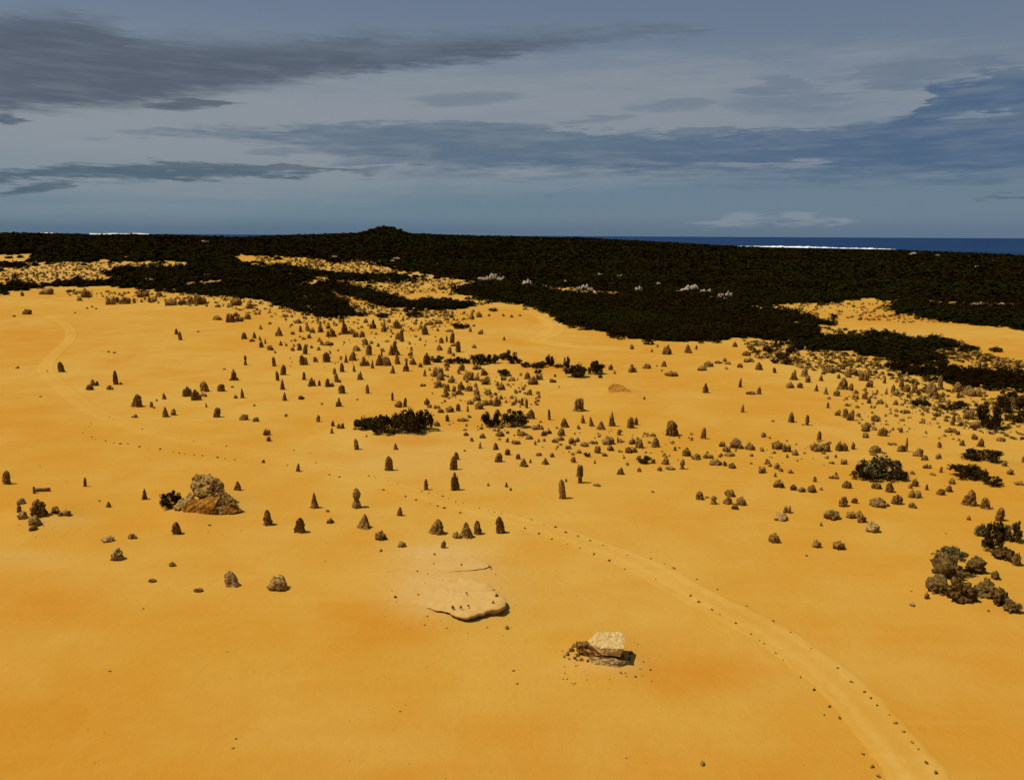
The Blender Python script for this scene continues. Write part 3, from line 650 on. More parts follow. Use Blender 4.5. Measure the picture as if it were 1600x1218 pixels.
 (1200, 520, 4, "40 250 22 34 c;160 295 50 70 w;135 345 50 40 b;225 275 50 70 w;250 310 34 50 b;200 345 40 40 b;330 300 30 40 b;345 260 30 30 b;460 355 70 80 w;515 360 34 45 b;430 395 40 45 b;300 365 24 45 c;360 385 30 45 c;"
  "375 470 20 36 c;380 415 26 20 b;440 285 24 30 b;500 280 36 60 w;540 260 40 40 b;465 230 30 40 b;385 250 60 50 b;545 415 40 34 b;605 415 36 40 b;630 440 34 44 b;700 445 44 34 b;645 470 20 26 b;740 465 22 16 b;"
  "600 300 70 70 b;635 340 50 40 b;725 315 20 36 c;780 375 32 55 p;738 385 22 44 c;832 335 26 58 p;865 370 44 50 b;915 375 44 70 w;875 405 26 30 b;680 380 14 30 c;795 450 36 30 b;835 455 30 20 b;882 445 26 18 b;"
  "1020 385 70 85 b;1075 355 36 90 p;1050 415 40 50 b;1090 405 24 40 b;935 460 50 50 s;985 455 50 36 s;975 425 30 36 b;970 480 30 26 b;1045 485 50 30 b;1130 480 90 34 s;1200 475 60 50 s;1180 370 70 60 b;1290 400 80 60 b;"
  "1250 390 50 60 b;1375 600 110 160 s;1490 500 140 140 s;1560 560 100 60 s;1250 540 60 60 b;1290 595 50 45 b;1520 440 50 90 w;1590 450 30 80 b;1120 240 20 40 c;1320 235 24 60 c;1530 280 24 50 c;1215 160 40 36 b;1420 120 60 36 s;1410 220 40 20 b;1100 60 90 30 s;1250 100 80 20 s"),
 (920, 520, 5, "335 130 32 40 b;490 150 26 30 b;535 110 30 22 b;610 170 70 80 b;775 158 60 66 w;840 130 18 36 c;1140 110 40 40 b;1260 120 60 36 b;1235 180 70 40 b;1250 230 80 40 b;1180 272 45 40 b;1060 225 36 30 b;"
  "1010 240 60 26 b;1085 245 50 24 b;1075 285 36 22 b;930 265 80 50 b;880 295 80 40 b;340 310 80 70 w;455 280 66 45 b;585 265 44 48 c;530 262 20 14 b;645 340 100 45 b;570 300 26 18 b;120 270 26 26 b;170 290 40 50 b;"
  "200 320 30 30 b;913 470 48 80 w;1182 425 28 75 c;1325 480 36 60 c;1265 482 80 18 b;1450 310 24 36 b;1330 290 60 60 b;435 520 20 26 c;1400 160 60 50 s;1480 110 60 50 s;1520 210 90 60 s;1450 240 50 40 s;1580 160 60 60 s;1560 250 60 50 s"),
]
ITEMS = []
for X0, Y0, SC, s in TILES:
    for q in s.split(';'):
        a = q.split()
        if len(a) < 5: continue
        x, y, ww, hh = (float(v) for v in a[:4]); k = a[4]
        it = dict(x=X0+x/SC, y=Y0+y/SC, w=.92*ww/SC, h=.95*hh/SC, k=k)
        if any((e['k'] == 's') == (k == 's') and abs(e['x']-it['x']) < .42*max(e['w'], it['w'], 6) and abs(e['y']-it['y']) < max(2.2, .3*max(e['h'], it['h'])) for e in ITEMS): continue
        ITEMS.append(it)

LAND = [(310, 785, 'the overhanging rock mound'), (60, 805, 'the boulder heap at left'), (700, 905, 'the pale rock sheet'), (935, 1010, 'the pale square block'),
        (1510, 885, 'the bushy boulder pile'), (615, 662, 'the long dark shrub'), (795, 655, 'the twin round shrubs'), (740, 562, 'the left hedge shrubs'),
        (890, 575, 'the right hedge shrubs'), (968, 610, 'the orange sand hump'), (1048, 672, 'the wide flat-topped pinnacle'), (905, 636, 'the fluted block pinnacle'),
        (1370, 740, 'the pale branchy shrub'), (1525, 742, 'the low black shrubs'), (890, 760, 'the two tallest pinnacles'), (1008, 720, 'the small round shrub'),
        (1090, 545, 'the dark heath bay'), (1300, 545, 'the upper heath strip'), (1500, 590, 'the lower heath strip'), (250, 462, 'the left heath edge'), (110, 530, 'the far track bend'),
        (180, 600, 'the far left pillar'), (310, 612, 'the four huddled pinnacles'), (520, 490, 'the central heath tip'), (690, 480, 'the thin heath tongue'), (590, 560, 'the central pinnacle crowd'),
        (460, 600, 'the left pinnacle scatter'), (690, 530, 'the three thin spires'), (720, 600, 'the rubble below the hedge'), (1150, 690, 'the grey boulder row'), (1270, 690, 'the twin grey domes'),
        (1140, 785, 'the four-lobed boulder'), (1240, 760, 'the boulder string'), (1350, 800, 'the boulders nearest right'), (720, 825, 'the three fluted stumps'), (520, 800, 'the foreground pinnacle row'),
        (1290, 620, 'the right pinnacle field'), (1420, 620, 'the mixed rock field'), (1180, 600, 'the bare sand at right'), (60, 690, 'the bare sand at left'), (940, 690, 'the boulder belt')]
ORD = 'first second third fourth fifth sixth seventh eighth ninth tenth eleventh twelfth thirteenth fourteenth fifteenth sixteenth seventeenth eighteenth nineteenth twentieth'.split()
PENDING = []                                              # (object, adjective, noun, plural, x, y)
def want_label(o, adj, noun, plural, x, y): PENDING.append((o, adj, noun, plural, x, y))
def finish_labels():
    groups = {}
    for (o, adj, noun, plural, x, y) in PENDING:
        best = min(LAND, key=lambda L: math.hypot(L[0]-x, (L[1]-y)*1.5))
        dx, dy = x-best[0], y-best[1]
        rel = ('left of' if dx < 0 else 'right of') if abs(dx) > 1.8*abs(dy) else ('in front of' if dy > 0 else 'behind')
        groups.setdefault((adj, noun, plural, rel, best[2]), []).append((x, y, o))
    for (adj, noun, plural, rel, lm), L in groups.items():
        L.sort(key=lambda q: q[0])
        for i, (x, y, o) in enumerate(L):
            if len(L) == 1: o['label'] = f'{adj} {noun} {rel} {lm}'
            else:
                half = (len(L)+1)//2
                if i == 0: w_ = 'leftmost'
                elif i == len(L)-1: w_ = 'rightmost'
                elif i < half: w_ = f'{ORD[i]} from left'
                else: w_ = f'{ORD[len(L)-1-i]} from right'
                o['label'] = f'{w_} of the {adj} {plural} {rel} {lm}'
            if len(o['label'].split()) > 16: o['label'] = o['label'].replace('limestone ', '')

def foot(px, py, w_, h_, depth=.85, kind='b'):
    """world position of the middle of the base and real width / height of a thing whose front foot is at this pixel"""
    P, t = ground_at(px, py); mp_ = m_per_px(P); dep = math.hypot(P[0], P[1]); b = math.atan2(CAM_Z-P[2], dep)
    W = w_*mp_; D = W*depth
    H = (h_*mp_ - .42*D*math.sin(b)*(1. if kind == 'b' else .6))/math.cos(b)
    H = max(H, .32*W if kind == 'b' else .8*W)
    q = np.array([P[0], P[1]])/dep*(D*.42)
    x, y = P[0]+q[0], P[1]+q[1]
    return np.array([x, y, float(terrain(x, y))]), W, H, D

ritems = [i for i in ITEMS if i['k'] != 's']
pins = sorted([i for i in ritems if i['k'] in 'pcmwfq'], key=lambda i: -i['w']*i['h'])
bous = sorted([i for i in ritems if i['k'] in 'bl'], key=lambda i: -i['w']*i['h'])
print('pinnacles', len(pins), 'boulders', len(bous), 'shrubs', len(ITEMS)-len(ritems))
extra_rocks = [(i['x'], i['y'], i['w'], i['h']) for i in bous[295:]] + [(i['x'], i['y'], i['w'], i['h']) for i in pins[295:]]
for n, i in enumerate(pins[:295]):
    r = random.Random(n*13+1); k = i['k']; pale = k == 'q'
    if k == 'q': k = 'c'
    P, W, H, D = foot(i['x'], i['y'], i['w'], i['h'], .85, 'p')
    me = r.choice((PMESHP if pale else PMESH)[k] + ([] if pale or k not in 'cp' else PMESH['w'][:3] + PMESH['p'][:3] + PMESH['f']))
    gx_ = r.uniform(.88, 1.18)
    o = obj('limestone_pinnacle', me, None, P, (r.uniform(-.04, .04), r.uniform(-.05, .05), r.choice((0, math.pi))+r.uniform(-.35, .35)), (W*1.24*gx_, D*1.2, H*r.uniform(1.0, 1.18)))
    asp = H/W
    adj = ('tall ' if H > 2.9 else 'small ' if H < 1.25 else '')
    adj += {'p': 'slender pillar-like' if asp > 2 else 'blunt-topped', 'c': 'needle-like' if asp > 2 else 'cone-shaped', 'm': 'narrow-waisted', 'w': 'ragged many-peaked', 'f': 'flat-topped'}[k]
    if pale: adj = 'pale speckled'
    tag(o, None, 'rock', 'limestone pinnacles standing in the sand')
    want_label(o, adj, 'limestone pinnacle', 'limestone pinnacles', i['x'], i['y'])
for n, i in enumerate(bous[:295]):
    r = random.Random(n*17+3)
    P, W, H, D = foot(i['x'], i['y'], i['w'], i['h'], .8, 'b')
    me = r.choice(BMESHP if i['k'] == 'l' else BMESH)
    o = obj('limestone_boulder', me, None, P, (0, 0, r.choice((0, math.pi))+r.uniform(-.4, .4)), (W*1.16, D*1.1, H*1.12))
    adj = ('large ' if W > 2.6 else 'small ' if W < 1.1 else '')
    adj += 'low' if H/W < .45 else 'upright' if H/W > .95 else 'rounded'
    if i['k'] == 'l': adj = 'pale ' + adj
    tag(o, None, 'rock', 'limestone boulders scattered on the sand')
    want_label(o, adj, 'limestone boulder', 'limestone boulders', i['x'], i['y'])
for n, i in enumerate([i for i in ITEMS if i['k'] == 's']):
    P, W, H, D = foot(i['x'], i['y'], i['w'], i['h'], .8, 'b')
    o = shrub(P, W*1.6, H*1.15, n)
    adj = ('large ' if W > 4.5 else 'small ' if W < 2.4 else '') + ('spreading' if H/W < .5 else 'upright' if H/W > 1 else 'rounded')
    tag(o, None, 'shrub', 'dark shrubs growing on the sand')
    want_label(o, adj + ' dark', 'shrub', 'shrubs', i['x'], i['y'])

# ------------------------------------------------------------------ singled-out rocks
def place(name, vt, px, py, w_, h_, mat, label, depth=.8, rz=0., kind='b', cat='rock', group=None, parent=None, sub=0, dz=0.):
    P, W, H, D = foot(px, py, w_, h_, depth, kind)
    me = tri_mesh(name, fit(vt[0], -.10), vt[1], mat)
    P = P + np.array([0, 0, dz])
    loc = Vector(P)
    if parent is not None: loc = loc - parent.location
    o = obj(name, me, parent, loc, (0, 0, rz), (W, D, H))
    if parent is None: tag(o, label, cat, group)
    elif label: o['label'] = label
    return o
GP = 'limestone pinnacles standing in the sand'
butte = merge([xf(column(301, 'flat', 30, 22), .95, .9, 1.0, -.10), xf(column(303, 'spire', 20, 14), .65, .8, .62, .30, -.05), xf(boulder(305, 2), .18, .16, .16, .33, .1, .62)])
place('limestone_pinnacle', butte, 1050, 682, 23, 25, ROCK, 'wide flat-topped pinnacle sloping down on its right side', .8, 0, 'p', group=GP)
flut = merge([xf(column(311+k, 'flat', 16, 14), .36, .6, h, x, y) for k, (x, y, h) in enumerate([(-.32, 0, .92), (-.1, -.1, .98), (.12, .02, 1.0), (.3, -.05, .96), (.0, .15, .9)])] + [xf(boulder(319, 3), .62, .5, .16, 0, 0, .08)])
place('limestone_pinnacle', flut, 904, 643, 24, 22, ROCK, 'fluted block pinnacle of upright ribs on a broad foot', .75, 0, 'p', group=GP)
mush = merge([xf(column(331, 'pillar'), .62, .7, .62, 0, 0), xf(column(333, 'pillar'), .62, .7, .62, -.13, 0, .42), xf(column(334, 'pillar'), .6, .7, .58, .14, .05, .42)])
place('limestone_pinnacle', mush, 905, 755, 12.5, 30, ROCK, 'tall top-heavy pinnacle with two lobes over a narrow waist', .85, 0, 'p', group=GP)

def base_empty(name, px, py):
    P, _ = ground_at(px, py); e = bpy.data.objects.new(name, None); C.objects.link(e); e.location = P; e.empty_display_size = .5; return e
def slab(name, outline, mat, parent=None, top=.4, rise=None, bulge=.15, undercut=.25, seed=1, rings=9, sub=4, rough=.08, sink=.25, grow=0.0):
    """a sheet of rock: outline in photo pixels laid on the ground, ragged edge, thickness, undercut"""
    O = catmull([ground_at(*p)[0][:2] for p in outline+[outline[0]]], sub)[:-1]
    O = np.array(O); c = O.mean(0); n = len(O)
    r = np.array([noise.noise(Vector((p[0]*.9, p[1]*.9, seed)))*.22+noise.noise(Vector((p[0]*2.7, p[1]*2.7, seed)))*.12 for p in O])
    dirs = O-c; ln = np.linalg.norm(dirs, axis=1); O = O+dirs/ln[:, None]*(r[:, None]*rough*8+grow)
    hs = np.array([(rise(p[0], p[1]) if rise else 1.0) for p in O])*top
    V = []; T = []
    lev = [(1-undercut/ln, -sink, 0.), (1-undercut*.9/ln, .35, 0.), (1-.03/ln, .55, 0.), (np.ones(n), .9, 0.), (1-.06/ln, 1.0, 0.)]
    lev += [((1-k/rings)*np.ones(n)*.97, 1.0, bulge*(1-(1-k/rings)**2)) for k in range(1, rings)]
    for (f, hh, bl) in lev:
        for i in range(n):
            p = c+(O[i]-c)*f[i]; g = float(terrain(p[0], p[1]))
            zn = (noise.noise(Vector((p[0]*1.3, p[1]*1.3, seed+5)))*.10+noise.noise(Vector((p[0]*4, p[1]*4, seed+9)))*.04)*min(1, top*2)
            hq = (rise(p[0], p[1]) if rise else 1.0)*top
            z = g - sink if hh < 0 else g + hq*hh + bl + (zn if hh > .3 else 0)
            V.append((p[0], p[1], z))
    for k in range(len(lev)-1):
        for i in range(n):
            a = k*n+i; b = k*n+(i+1) % n; T += [(a, b, b+n), (a, b+n, a+n)]
    g = float(terrain(c[0], c[1])); V.append((c[0], c[1], g+(rise(c[0], c[1]) if rise else 1.0)*top+bulge)); last = (len(lev)-1)*n
    for i in range(n): T.append((last+i, last+(i+1) % n, len(V)-1))
    V = np.array(V)
    o0 = np.array(parent.location) if parent is not None else np.array([c[0], c[1], g])
    me = tri_mesh(name, V-o0, T, mat)
    bm = bmesh.new(); bm.from_mesh(me); bmesh.ops.recalc_face_normals(bm, faces=bm.faces); bm.to_mesh(me); bm.free()
    return obj(name, me, parent, (0, 0, 0) if parent is not None else o0)

def at_h(px, py, h, base):
    """the point at height h over the ground level `base` that is seen at this pixel"""
    r = pix_ray(px, py); t = (base+h-CAM_Z)/r[2]; return Vector((0, 0, CAM_Z)) + Vector(r)*t
def hull(name, pts, base, mat, parent=None, cuts=4, amp=.06, seed=1, label=None):
    """angular rock: convex hull of points (pixel, pixel, height over base), cut finely and roughened"""
    org = parent.location if parent is not None else at_h(pts[0][0], pts[0][1], 0, base)
    bm = bmesh.new()
    for p in pts: bm.verts.new(at_h(*p, base)-org)
    bmesh.ops.convex_hull(bm, input=bm.verts)
    for v in [v for v in bm.verts if not v.link_faces]: bm.verts.remove(v)
    for _ in range(cuts): bmesh.ops.subdivide_edges(bm, edges=bm.edges, cuts=1, use_grid_fill=True)
    bmesh.ops.triangulate(bm, faces=bm.faces); bm.normal_update()
    for v in bm.verts:
        q = v.co; v.co = q + v.normal*amp*(1.3*noise.noise(q*1.3+Vector((seed, 0, 0)))+.9*noise.noise(q*3.5+Vector((0, seed, 0)))+.5*noise.noise(q*9+Vector((0, 0, seed))))
    me = bpy.data.meshes.new(name); bm.to_mesh(me); bm.free(); me.materials.append(mat)
    o = obj(name, me, parent, (0, 0, 0) if parent is not None else org)
    if label: o['label'] = label
    return o
# pale rock sheet in the foreground: two tilted layers, broken front edge
def tilt(fx, fy, bx, by, lo=-.25):
    a = ground_at(fx, fy)[0][:2]; b = ground_at(bx, by)[0][:2]; d = a-b; L = d@d
    return lambda x, y: float(np.clip(((np.array([x, y])-b)@d)/L, lo, 1.15))
e = base_empty('rock_sheet', 700, 945)
tag(e, 'wide pale sheet of layered rock with a broken front edge, lying in the sand', 'rock')
for o in (slab('upper_layer', [(628, 866), (650, 853), (680, 850), (712, 858), (742, 871), (766, 884), (744, 890), (700, 893), (655, 888), (622, 880)], SAND, e, .07, tilt(764, 884, 718, 876), .03, .06, 3, sub=8, rough=.14),
          slab('lower_layer', [(614, 928), (632, 908), (665, 894), (700, 897), (742, 908), (772, 926), (789, 944), (786, 961), (768, 963), (750, 967), (731, 973), (708, 966), (686, 956), (655, 947), (625, 940)],
               SAND, e, .50, tilt(772, 962, 678, 930), .02, .34, 8, sub=9, rough=.13)):
    n_ = len(o.data.vertices); fattr(o.data, 'pale', np.full(n_, 1.0)); o.data.polygons.foreach_set('use_smooth', np.ones(len(o.data.polygons), bool))
for k, (px, py, s, up) in enumerate([(729, 934, 3.6, .33), (679, 867, 3, 0), (652, 893, 3, 0), (721, 884, 3, .08), (776, 941, 6, .42), (770, 953, 5, .5), (618, 934, 5, 0), (766, 889, 4, .1), (792, 983, 7, 0), (708, 958, 6, .35), (720, 959, 5, .42), (732, 957, 4, .45)]):
    P, W, H, D = foot(px, py, s, s*.8)
    o = obj('loose_stone', BMESH[k % 14], None, P+np.array([0, 0, up]), (0, 0, k), (W, D, H+.02))
    tag(o, None, 'stone', 'loose stones around the rock sheet'); want_label(o, 'tiny loose', 'stone', 'stones', px, py)

# pale square block, split layers, rubble
e = base_empty('rock_block', 938, 1030); gb = e.location.z
tag(e, 'pale square block of rock with shaded right face, perched on thinner layers', 'rock')
BLK = make_rock('block_stone', (.56, .37, .135, 1), (.54, .35, .12, 1), (.48, .29, .09, 1), (.60, .42, .18, 1), .5)
hull('top_block', [(917, 1000, .95), (933, 987, 1.15), (968, 986, 1.2), (977, 993, 1.1), (975, 1013, .95), (940, 1012, .88), (923, 1007, .82),
                   (922, 1012, .42), (938, 1002, .5), (966, 1004, .42), (973, 1013, .38), (969, 1025, .42), (941, 1023, .45)], gb, BLK, e, 4, .03, 3)
hull('lower_layer', [(908, 1013, .42), (930, 1004, .46), (967, 1010, .42), (974, 1020, .36), (966, 1029, .26), (944, 1027, .32), (925, 1021, .4), (906, 1024, -.2), (978, 1034, -.2), (962, 1040, -.2), (935, 1038, -.2), (925, 1012, -.2)], gb, ROCK, e, 4, .07, 5)
hull('left_ledge', [(901, 1001, .66), (925, 1000, .72), (928, 1008, .6), (903, 1009, .52), (898, 1018, -.2), (930, 1024, -.2), (906, 1026, -.2), (925, 1010, -.2)], gb, ROCK, e, 4, .09, 7)
hull('front_foot', [(922, 1025, .22), (945, 1026, .26), (968, 1033, .2), (985, 1032, .1), (983, 1041, -.2), (960, 1045, -.2), (925, 1040, -.2), (912, 1033, -.2)], gb, PALE, e, 4, .07, 9)
for k, (px, py, s) in enumerate([(893, 1018, 9), (886, 1024, 8), (902, 1026, 7), (914, 1024, 9), (922, 1027, 6), (908, 1032, 7), (898, 1030, 6), (881, 1027, 5), (986, 1022, 7), (1005, 1034, 3), (1016, 1047, 4), (993, 1058, 4), (970, 1052, 4), (977, 1052, 3), (896, 1011, 7), (984, 1031, 7), (975, 1036, 6), (889, 1030, 4), (918, 1034, 5)]):
    P, W, H, D = foot(px, py, s, s*.8)
    o = obj('rubble_stone', (BMESHP if k % 2 else BMESH)[k % 8], None, P, (0, 0, k*2), (W*1.1, D, H*1.1))
    tag(o, None, 'stone', 'rubble around the square block'); want_label(o, 'broken rubble', 'stone', 'stones', px, py)

# overhanging rock mound at left
e = base_empty('rock_mound', 312, 797); gb = e.location.z
tag(e, 'craggy brown rock cap overhanging an orange sand mound with a shallow hollow', 'rock')
CAPM = make_rock('cap_stone', (.36, .215, .062, 1), (.28, .150, .036, 1), (.065, .027, .005, 1), (.46, .30, .095, 1), .5)
hull('orange_face', [(276, 798, -.2), (286, 791, .45), (300, 780, 1.05), (322, 777, 1.15), (342, 778, 1.0), (334, 792, .5), (322, 805, -.3), (290, 804, -.3), (352, 796, -.3), (345, 784, -.3)], gb, CRUST, e, 4, .09, 2)
hull('rock_cap', [(300, 748, 2.3), (304, 742, 2.6), (328, 741, 2.6), (333, 748, 2.4), (346, 753, 2.1), (351, 766, 1.35), (343, 773, 1.1), (318, 775, 1.1), (303, 773, 1.05), (297, 764, 1.5), (304, 768, .9), (342, 766, .85)], gb, CAPM, e, 5, .15, 4)
hull('ledge', [(312, 783, .85), (330, 775, 1.15), (350, 768, 1.25), (364, 776, .9), (374, 785, .5), (366, 789, .42), (345, 787, .6), (322, 788, .65), (345, 778, .7), (320, 777, .7)], gb, ROCK, e, 4, .10, 6, 'dark flat ledge reaching out to the right')
hull('left_flank', [(298, 768, 1.15), (302, 776, 1.0), (292, 786, .5), (278, 796, .05), (270, 794, .05), (277, 784, .5), (288, 775, .9), (290, 786, -.2), (300, 780, -.2)], gb, PALE, e, 5, .11, 8, 'pale crumbly left flank')
hull('right_skirt', [(345, 789, .55), (362, 788, .4), (380, 797, -.15), (365, 802, -.25), (335, 803, -.25), (370, 790, -.25)], gb, CRUST, e, 4, .06, 11, 'orange sand skirt sloping away to the right')
hull('low_step', [(324, 793, .4), (350, 791, .4), (362, 797, 0.), (345, 803, -.2), (322, 803, -.2), (345, 790, -.2)], gb, PALE, e, 3, .06, 9)
for k, (px, py, w_, h_) in enumerate([(263, 796, 24, 24), (275, 788, 20, 20)]):
    P, W, H, D = foot(px, py, w_, h_); o = shrub(P, W*1.25, H*1.2, 40+k)
    tag(o, ('dark shrub leaning at the left end of the overhanging rock mound', 'smaller dark shrub between the leaning shrub and the overhanging rock mound')[k], 'shrub', 'dark shrubs growing on the sand')

# boulder heap at the left edge
GB = 'limestone boulders scattered on the sand'
place('limestone_boulder', boulder(421, 4, .9, 0, True), 61, 808, 26, 28, ROCK, 'biggest rounded boulder topping the boulder heap at left', .85, 0, group=GB)
for k, (x, y, w_, h_, lb) in enumerate([(55, 822, 22, 17, 'crumbled boulder at the front of the boulder heap at left'), (33, 788, 15, 11, 'pale boulder at the back left of the boulder heap'), (30, 800, 9, 12, 'thin upright boulder at the left end of the boulder heap'),
        (36, 811, 16, 13, 'blocky boulder low on the left of the boulder heap'), (52, 829, 13, 9, 'frontmost small boulder of the boulder heap at left'), (87, 802, 16, 11, 'boulder just right of the biggest boulder of the left heap'),
        (105, 806, 15, 10, 'rightmost boulder of the boulder heap at left'), (95, 806, 9, 7, 'small stone between the two right boulders of the left heap')]):
    place('limestone_boulder', boulder(430+k, 3), x, y, w_, h_, PALE if k in (1, 3) else ROCK, lb, .8, k, group=GB)
# fallen trunk and stump
P, _ = ground_at(67, 767); mp_ = m_per_px(P)
def logm(name, n=14, L=1., r=.5, seg=12):
    V = []; T = []
    for i in range(n):
        t = i/(n-1); rr = r*(1-.18*t)*(1+.1*math.sin(t*9)) * (.6 if i in (0, n-1) else 1)
        for j in range(seg):
            a = j*2*math.pi/seg; k = rr*(1+.18*noise.noise(Vector((math.cos(a)*2, math.sin(a)*2, t*3))))
            V.append(((t-.5)*L, math.cos(a)*k, math.sin(a)*k + r*.8))
    for i in range(n-1):
        for j in range(seg):
            a = i*seg+j; b = i*seg+(j+1) % seg; T += [(a, b, b+seg), (a, b+seg, a+seg)]
    for e_ in (0, n-1):
        c = len(V); V.append(((e_/(n-1)-.5)*L, 0, r*.8))
        for j in range(seg): T.append((e_*seg+j, e_*seg+(j+1) % seg, c))
    return tri_mesh(name, V, T, LOGM)
o = obj('fallen_log', logm('fallen_log', 14, 22*mp_, 3.1*mp_), None, P, (0, -.06, .12)); tag(o, 'brown fallen log lying on bare sand near the left edge', 'log')
place('limestone_pinnacle', column(441, 'pillar'), 54, 771, 5.5, 12, ROCK, 'short thin pillar at the left end of the fallen log', .9, 0, 'p', group=GP)

# bushy boulder pile at right
DROCK = make_rock('dark_shaded_limestone', (.125, .068, .014, 1), (.072, .034, .006, 1), (.016, .006, .001, 1), (.30, .19, .055, 1))  # dark stone, its colour deepened further to paint in a boulder's shadow side
for k, (x, y, w_, h_, rough, lb) in enumerate([(1522, 896, 28, 25, .9, 'smooth half-dome boulder in the middle of the bushy boulder pile'), (1554, 905, 13, 13, .9, 'small angular boulder right of the half-dome boulder'),
        (1464, 928, 38, 27, .7, 'dark heavy boulder at the front left of the bushy boulder pile'), (1480, 905, 46, 42, 1.2, 'tall cracked boulder with a bush growing on its top'),
        (1499, 942, 44, 34, 1.25, 'crumbling boulder right of the dark heavy one'), (1539, 935, 34, 27, 1.2, 'ridge boulder right of the crumbling one'), (1560, 946, 26, 24, 1.2, 'ridge boulder sloping down toward the right edge'),
        (1577, 957, 24, 20, 1.1, 'low last boulder of the ridge running to the right edge'), (1568, 876, 36, 21, 1.2, 'broad boulder under the bushes by the right edge'), (1588, 884, 12, 20, 1., 'upright boulder at the right end of the broad one')]):
    place('limestone_boulder', boulder(460+k, 4, rough*1.15, 0, True), x, y, w_*1.22, h_*1.15, DROCK, lb, .85, k*.7, group=GB)
for k, (x, y, w_, h_, dz, pale, lb) in enumerate([(1479, 899, 44, 20, 1.15, True, 'ragged bush on top of the tall cracked boulder'), (1536, 840, 22, 20, 0, True, 'twiggy pale bush at the upper left of the right pile'),
        (1556, 844, 30, 26, 0, False, 'dark bush in the middle of the right pile'), (1550, 864, 30, 26, .2, False, 'darkest bush behind the broad boulder at right'), (1584, 848, 24, 30, 0, True, 'tall bush next to the right edge of the photo')]):
    P, W, H, D = foot(x, y, w_, h_); o = shrub(P+np.array([0, 0, dz]), W*1.25, H*1.25, 50+k, pale=pale)
    tag(o, lb, 'shrub', 'bushes on the boulder pile at right')

# big shrubs
for k, (x, y, w_, h_, pale, lb) in enumerate([(574, 672, 34, 22, False, 'left end bush of the long dark shrub clump'), (602, 680, 44, 30, False, 'middle bush of the long dark shrub clump'), (636, 678, 50, 38, False, 'biggest bush of the long dark shrub clump'),
        (662, 673, 30, 30, False, 'right end bush of the long dark shrub clump'), (767, 668, 27, 23, False, 'left of the twin round black shrubs among boulders'), (803, 669, 38, 28, False, 'right and larger of the twin round black shrubs among boulders'),
        (1006, 725, 20, 13, False, 'small round black shrub alone among grey boulders'), (1372, 752, 62, 40, True, 'broad pale branchy shrub among boulders at right'), (1345, 750, 32, 24, False, 'dark left side bush of the pale branchy shrub'), (1405, 752, 24, 20, False, 'dark right side bush of the pale branchy shrub'),
        (1512, 750, 48, 22, False, 'low black shrub with flat top near the right edge'), (1534, 722, 52, 12, False, 'thin spreading black shrub behind the low flat-topped one'), (1551, 761, 25, 17, False, 'small black shrub in front of the low flat-topped one')]):
    P, W, H, D = foot(x, y, w_, h_); o = shrub(P, W*1.3, H*1.14, 70+k, pale=pale, depth=.7)
    tag(o, lb, 'shrub', 'dark shrubs growing on the sand')

# orange sand hump
gb = float(ground_at(968, 614)[0][2])
e = hull('sand_hump', [(954, 600, 1.0), (966, 600, .95), (978, 605, .55), (987, 613, .0), (951, 613, 0.), (962, 617, -.3), (985, 616, -.3), (948, 612, -.3), (960, 604, -.3)], gb, CRUST, None, 4, .1, 3)
tag(e, 'low orange sand hump with a steep eroded left face', 'mound')

# stones lining the track
STN = {(1000, 860, 2.667): "45 35 103 55 140 75 237 120 322 162 443 232 556 296 628 342 714 408 822 490 880 548 935 590 962 615 988 645 1040 686 1065 720 1098 756 1133 800 1160 828 1193 885 1233 926 65 120 210 190 245 215 300 247 332 267 397 303 462 349 498 375 517 390 565 428 596 455 670 528 725 580 790 650 832 698 930 848 968 902 993 940",
       (0, 540, 4): "615 418 710 460 685 448 890 522 1140 585 1210 600 1330 617 1415 630 520 545 575 572 595 583 660 595 712 607 752 614 800 615 872 632 928 640 1000 648 1085 664 1120 672 1152 677 1213 682 1265 688 1360 700 1405 705 1467 713 570 488 555 505 530 520",
       (400, 620, 5.333): "612 650 695 668 940 660 995 677 1100 703 1180 723 1060 775 1378 788 1440 803 1245 830 1333 858 1555 830 260 570 500 550 450 468 315 445",
       (360, 720, 3.636): "1085 175 1128 185 1205 203 1240 215 1280 232 1322 240 1055 222 1135 243 1178 257 1215 268 995 203 1305 295 1415 270 1465 282 1500 292 1540 300"}
STMESH = [tri_mesh('marker_stone', fit(boulder(500+s, 2)[0], -.15), ICO[2][1], ROCK) for s in range(5)]
spts = []
for (X0, Y0, S_), s in STN.items():
    v = [float(q) for q in s.split()]
    spts += [(X0+v[i]/S_, Y0+v[i+1]/S_) for i in range(0, len(v), 2)]
for k, (x, y) in enumerate([(812, 806), (830, 812), (850, 820), (868, 824), (884, 832), (903, 838), (922, 845), (942, 852), (961, 861), (980, 868), (820, 826), (842, 834), (862, 842), (886, 850), (906, 857), (928, 866), (952, 876), (976, 889)]): spts.append((x, y))
def nth(n): return f"{n}{'th' if 10 <= n % 100 <= 20 else {1: 'st', 2: 'nd', 3: 'rd'}.get(n % 10, 'th')}"
TC = np.array(TCTR); edge = {'left': [], 'right': []}
for k, (x, y) in enumerate(spts):
    P, _ = ground_at(x, y); r = random.Random(k); s = r.uniform(.09, .2)*(1 if y > 860 else 1.15)
    o = obj('marker_stone', STMESH[k % 5], None, P, (0, 0, r.uniform(0, 6)), (s*1.5, s, s*.7))
    tag(o, None, 'stone', 'small stones lining the track')
    j = int(np.argmin(((TC-P[:2])**2).sum(1))); j0, j1 = max(j-1, 0), min(j+1, len(TC)-1); t_ = TC[j1]-TC[j0]; v_ = P[:2]-TC[j]
    edge['left' if t_[0]*v_[1]-t_[1]*v_[0] > 0 else 'right'].append((j, y, o))
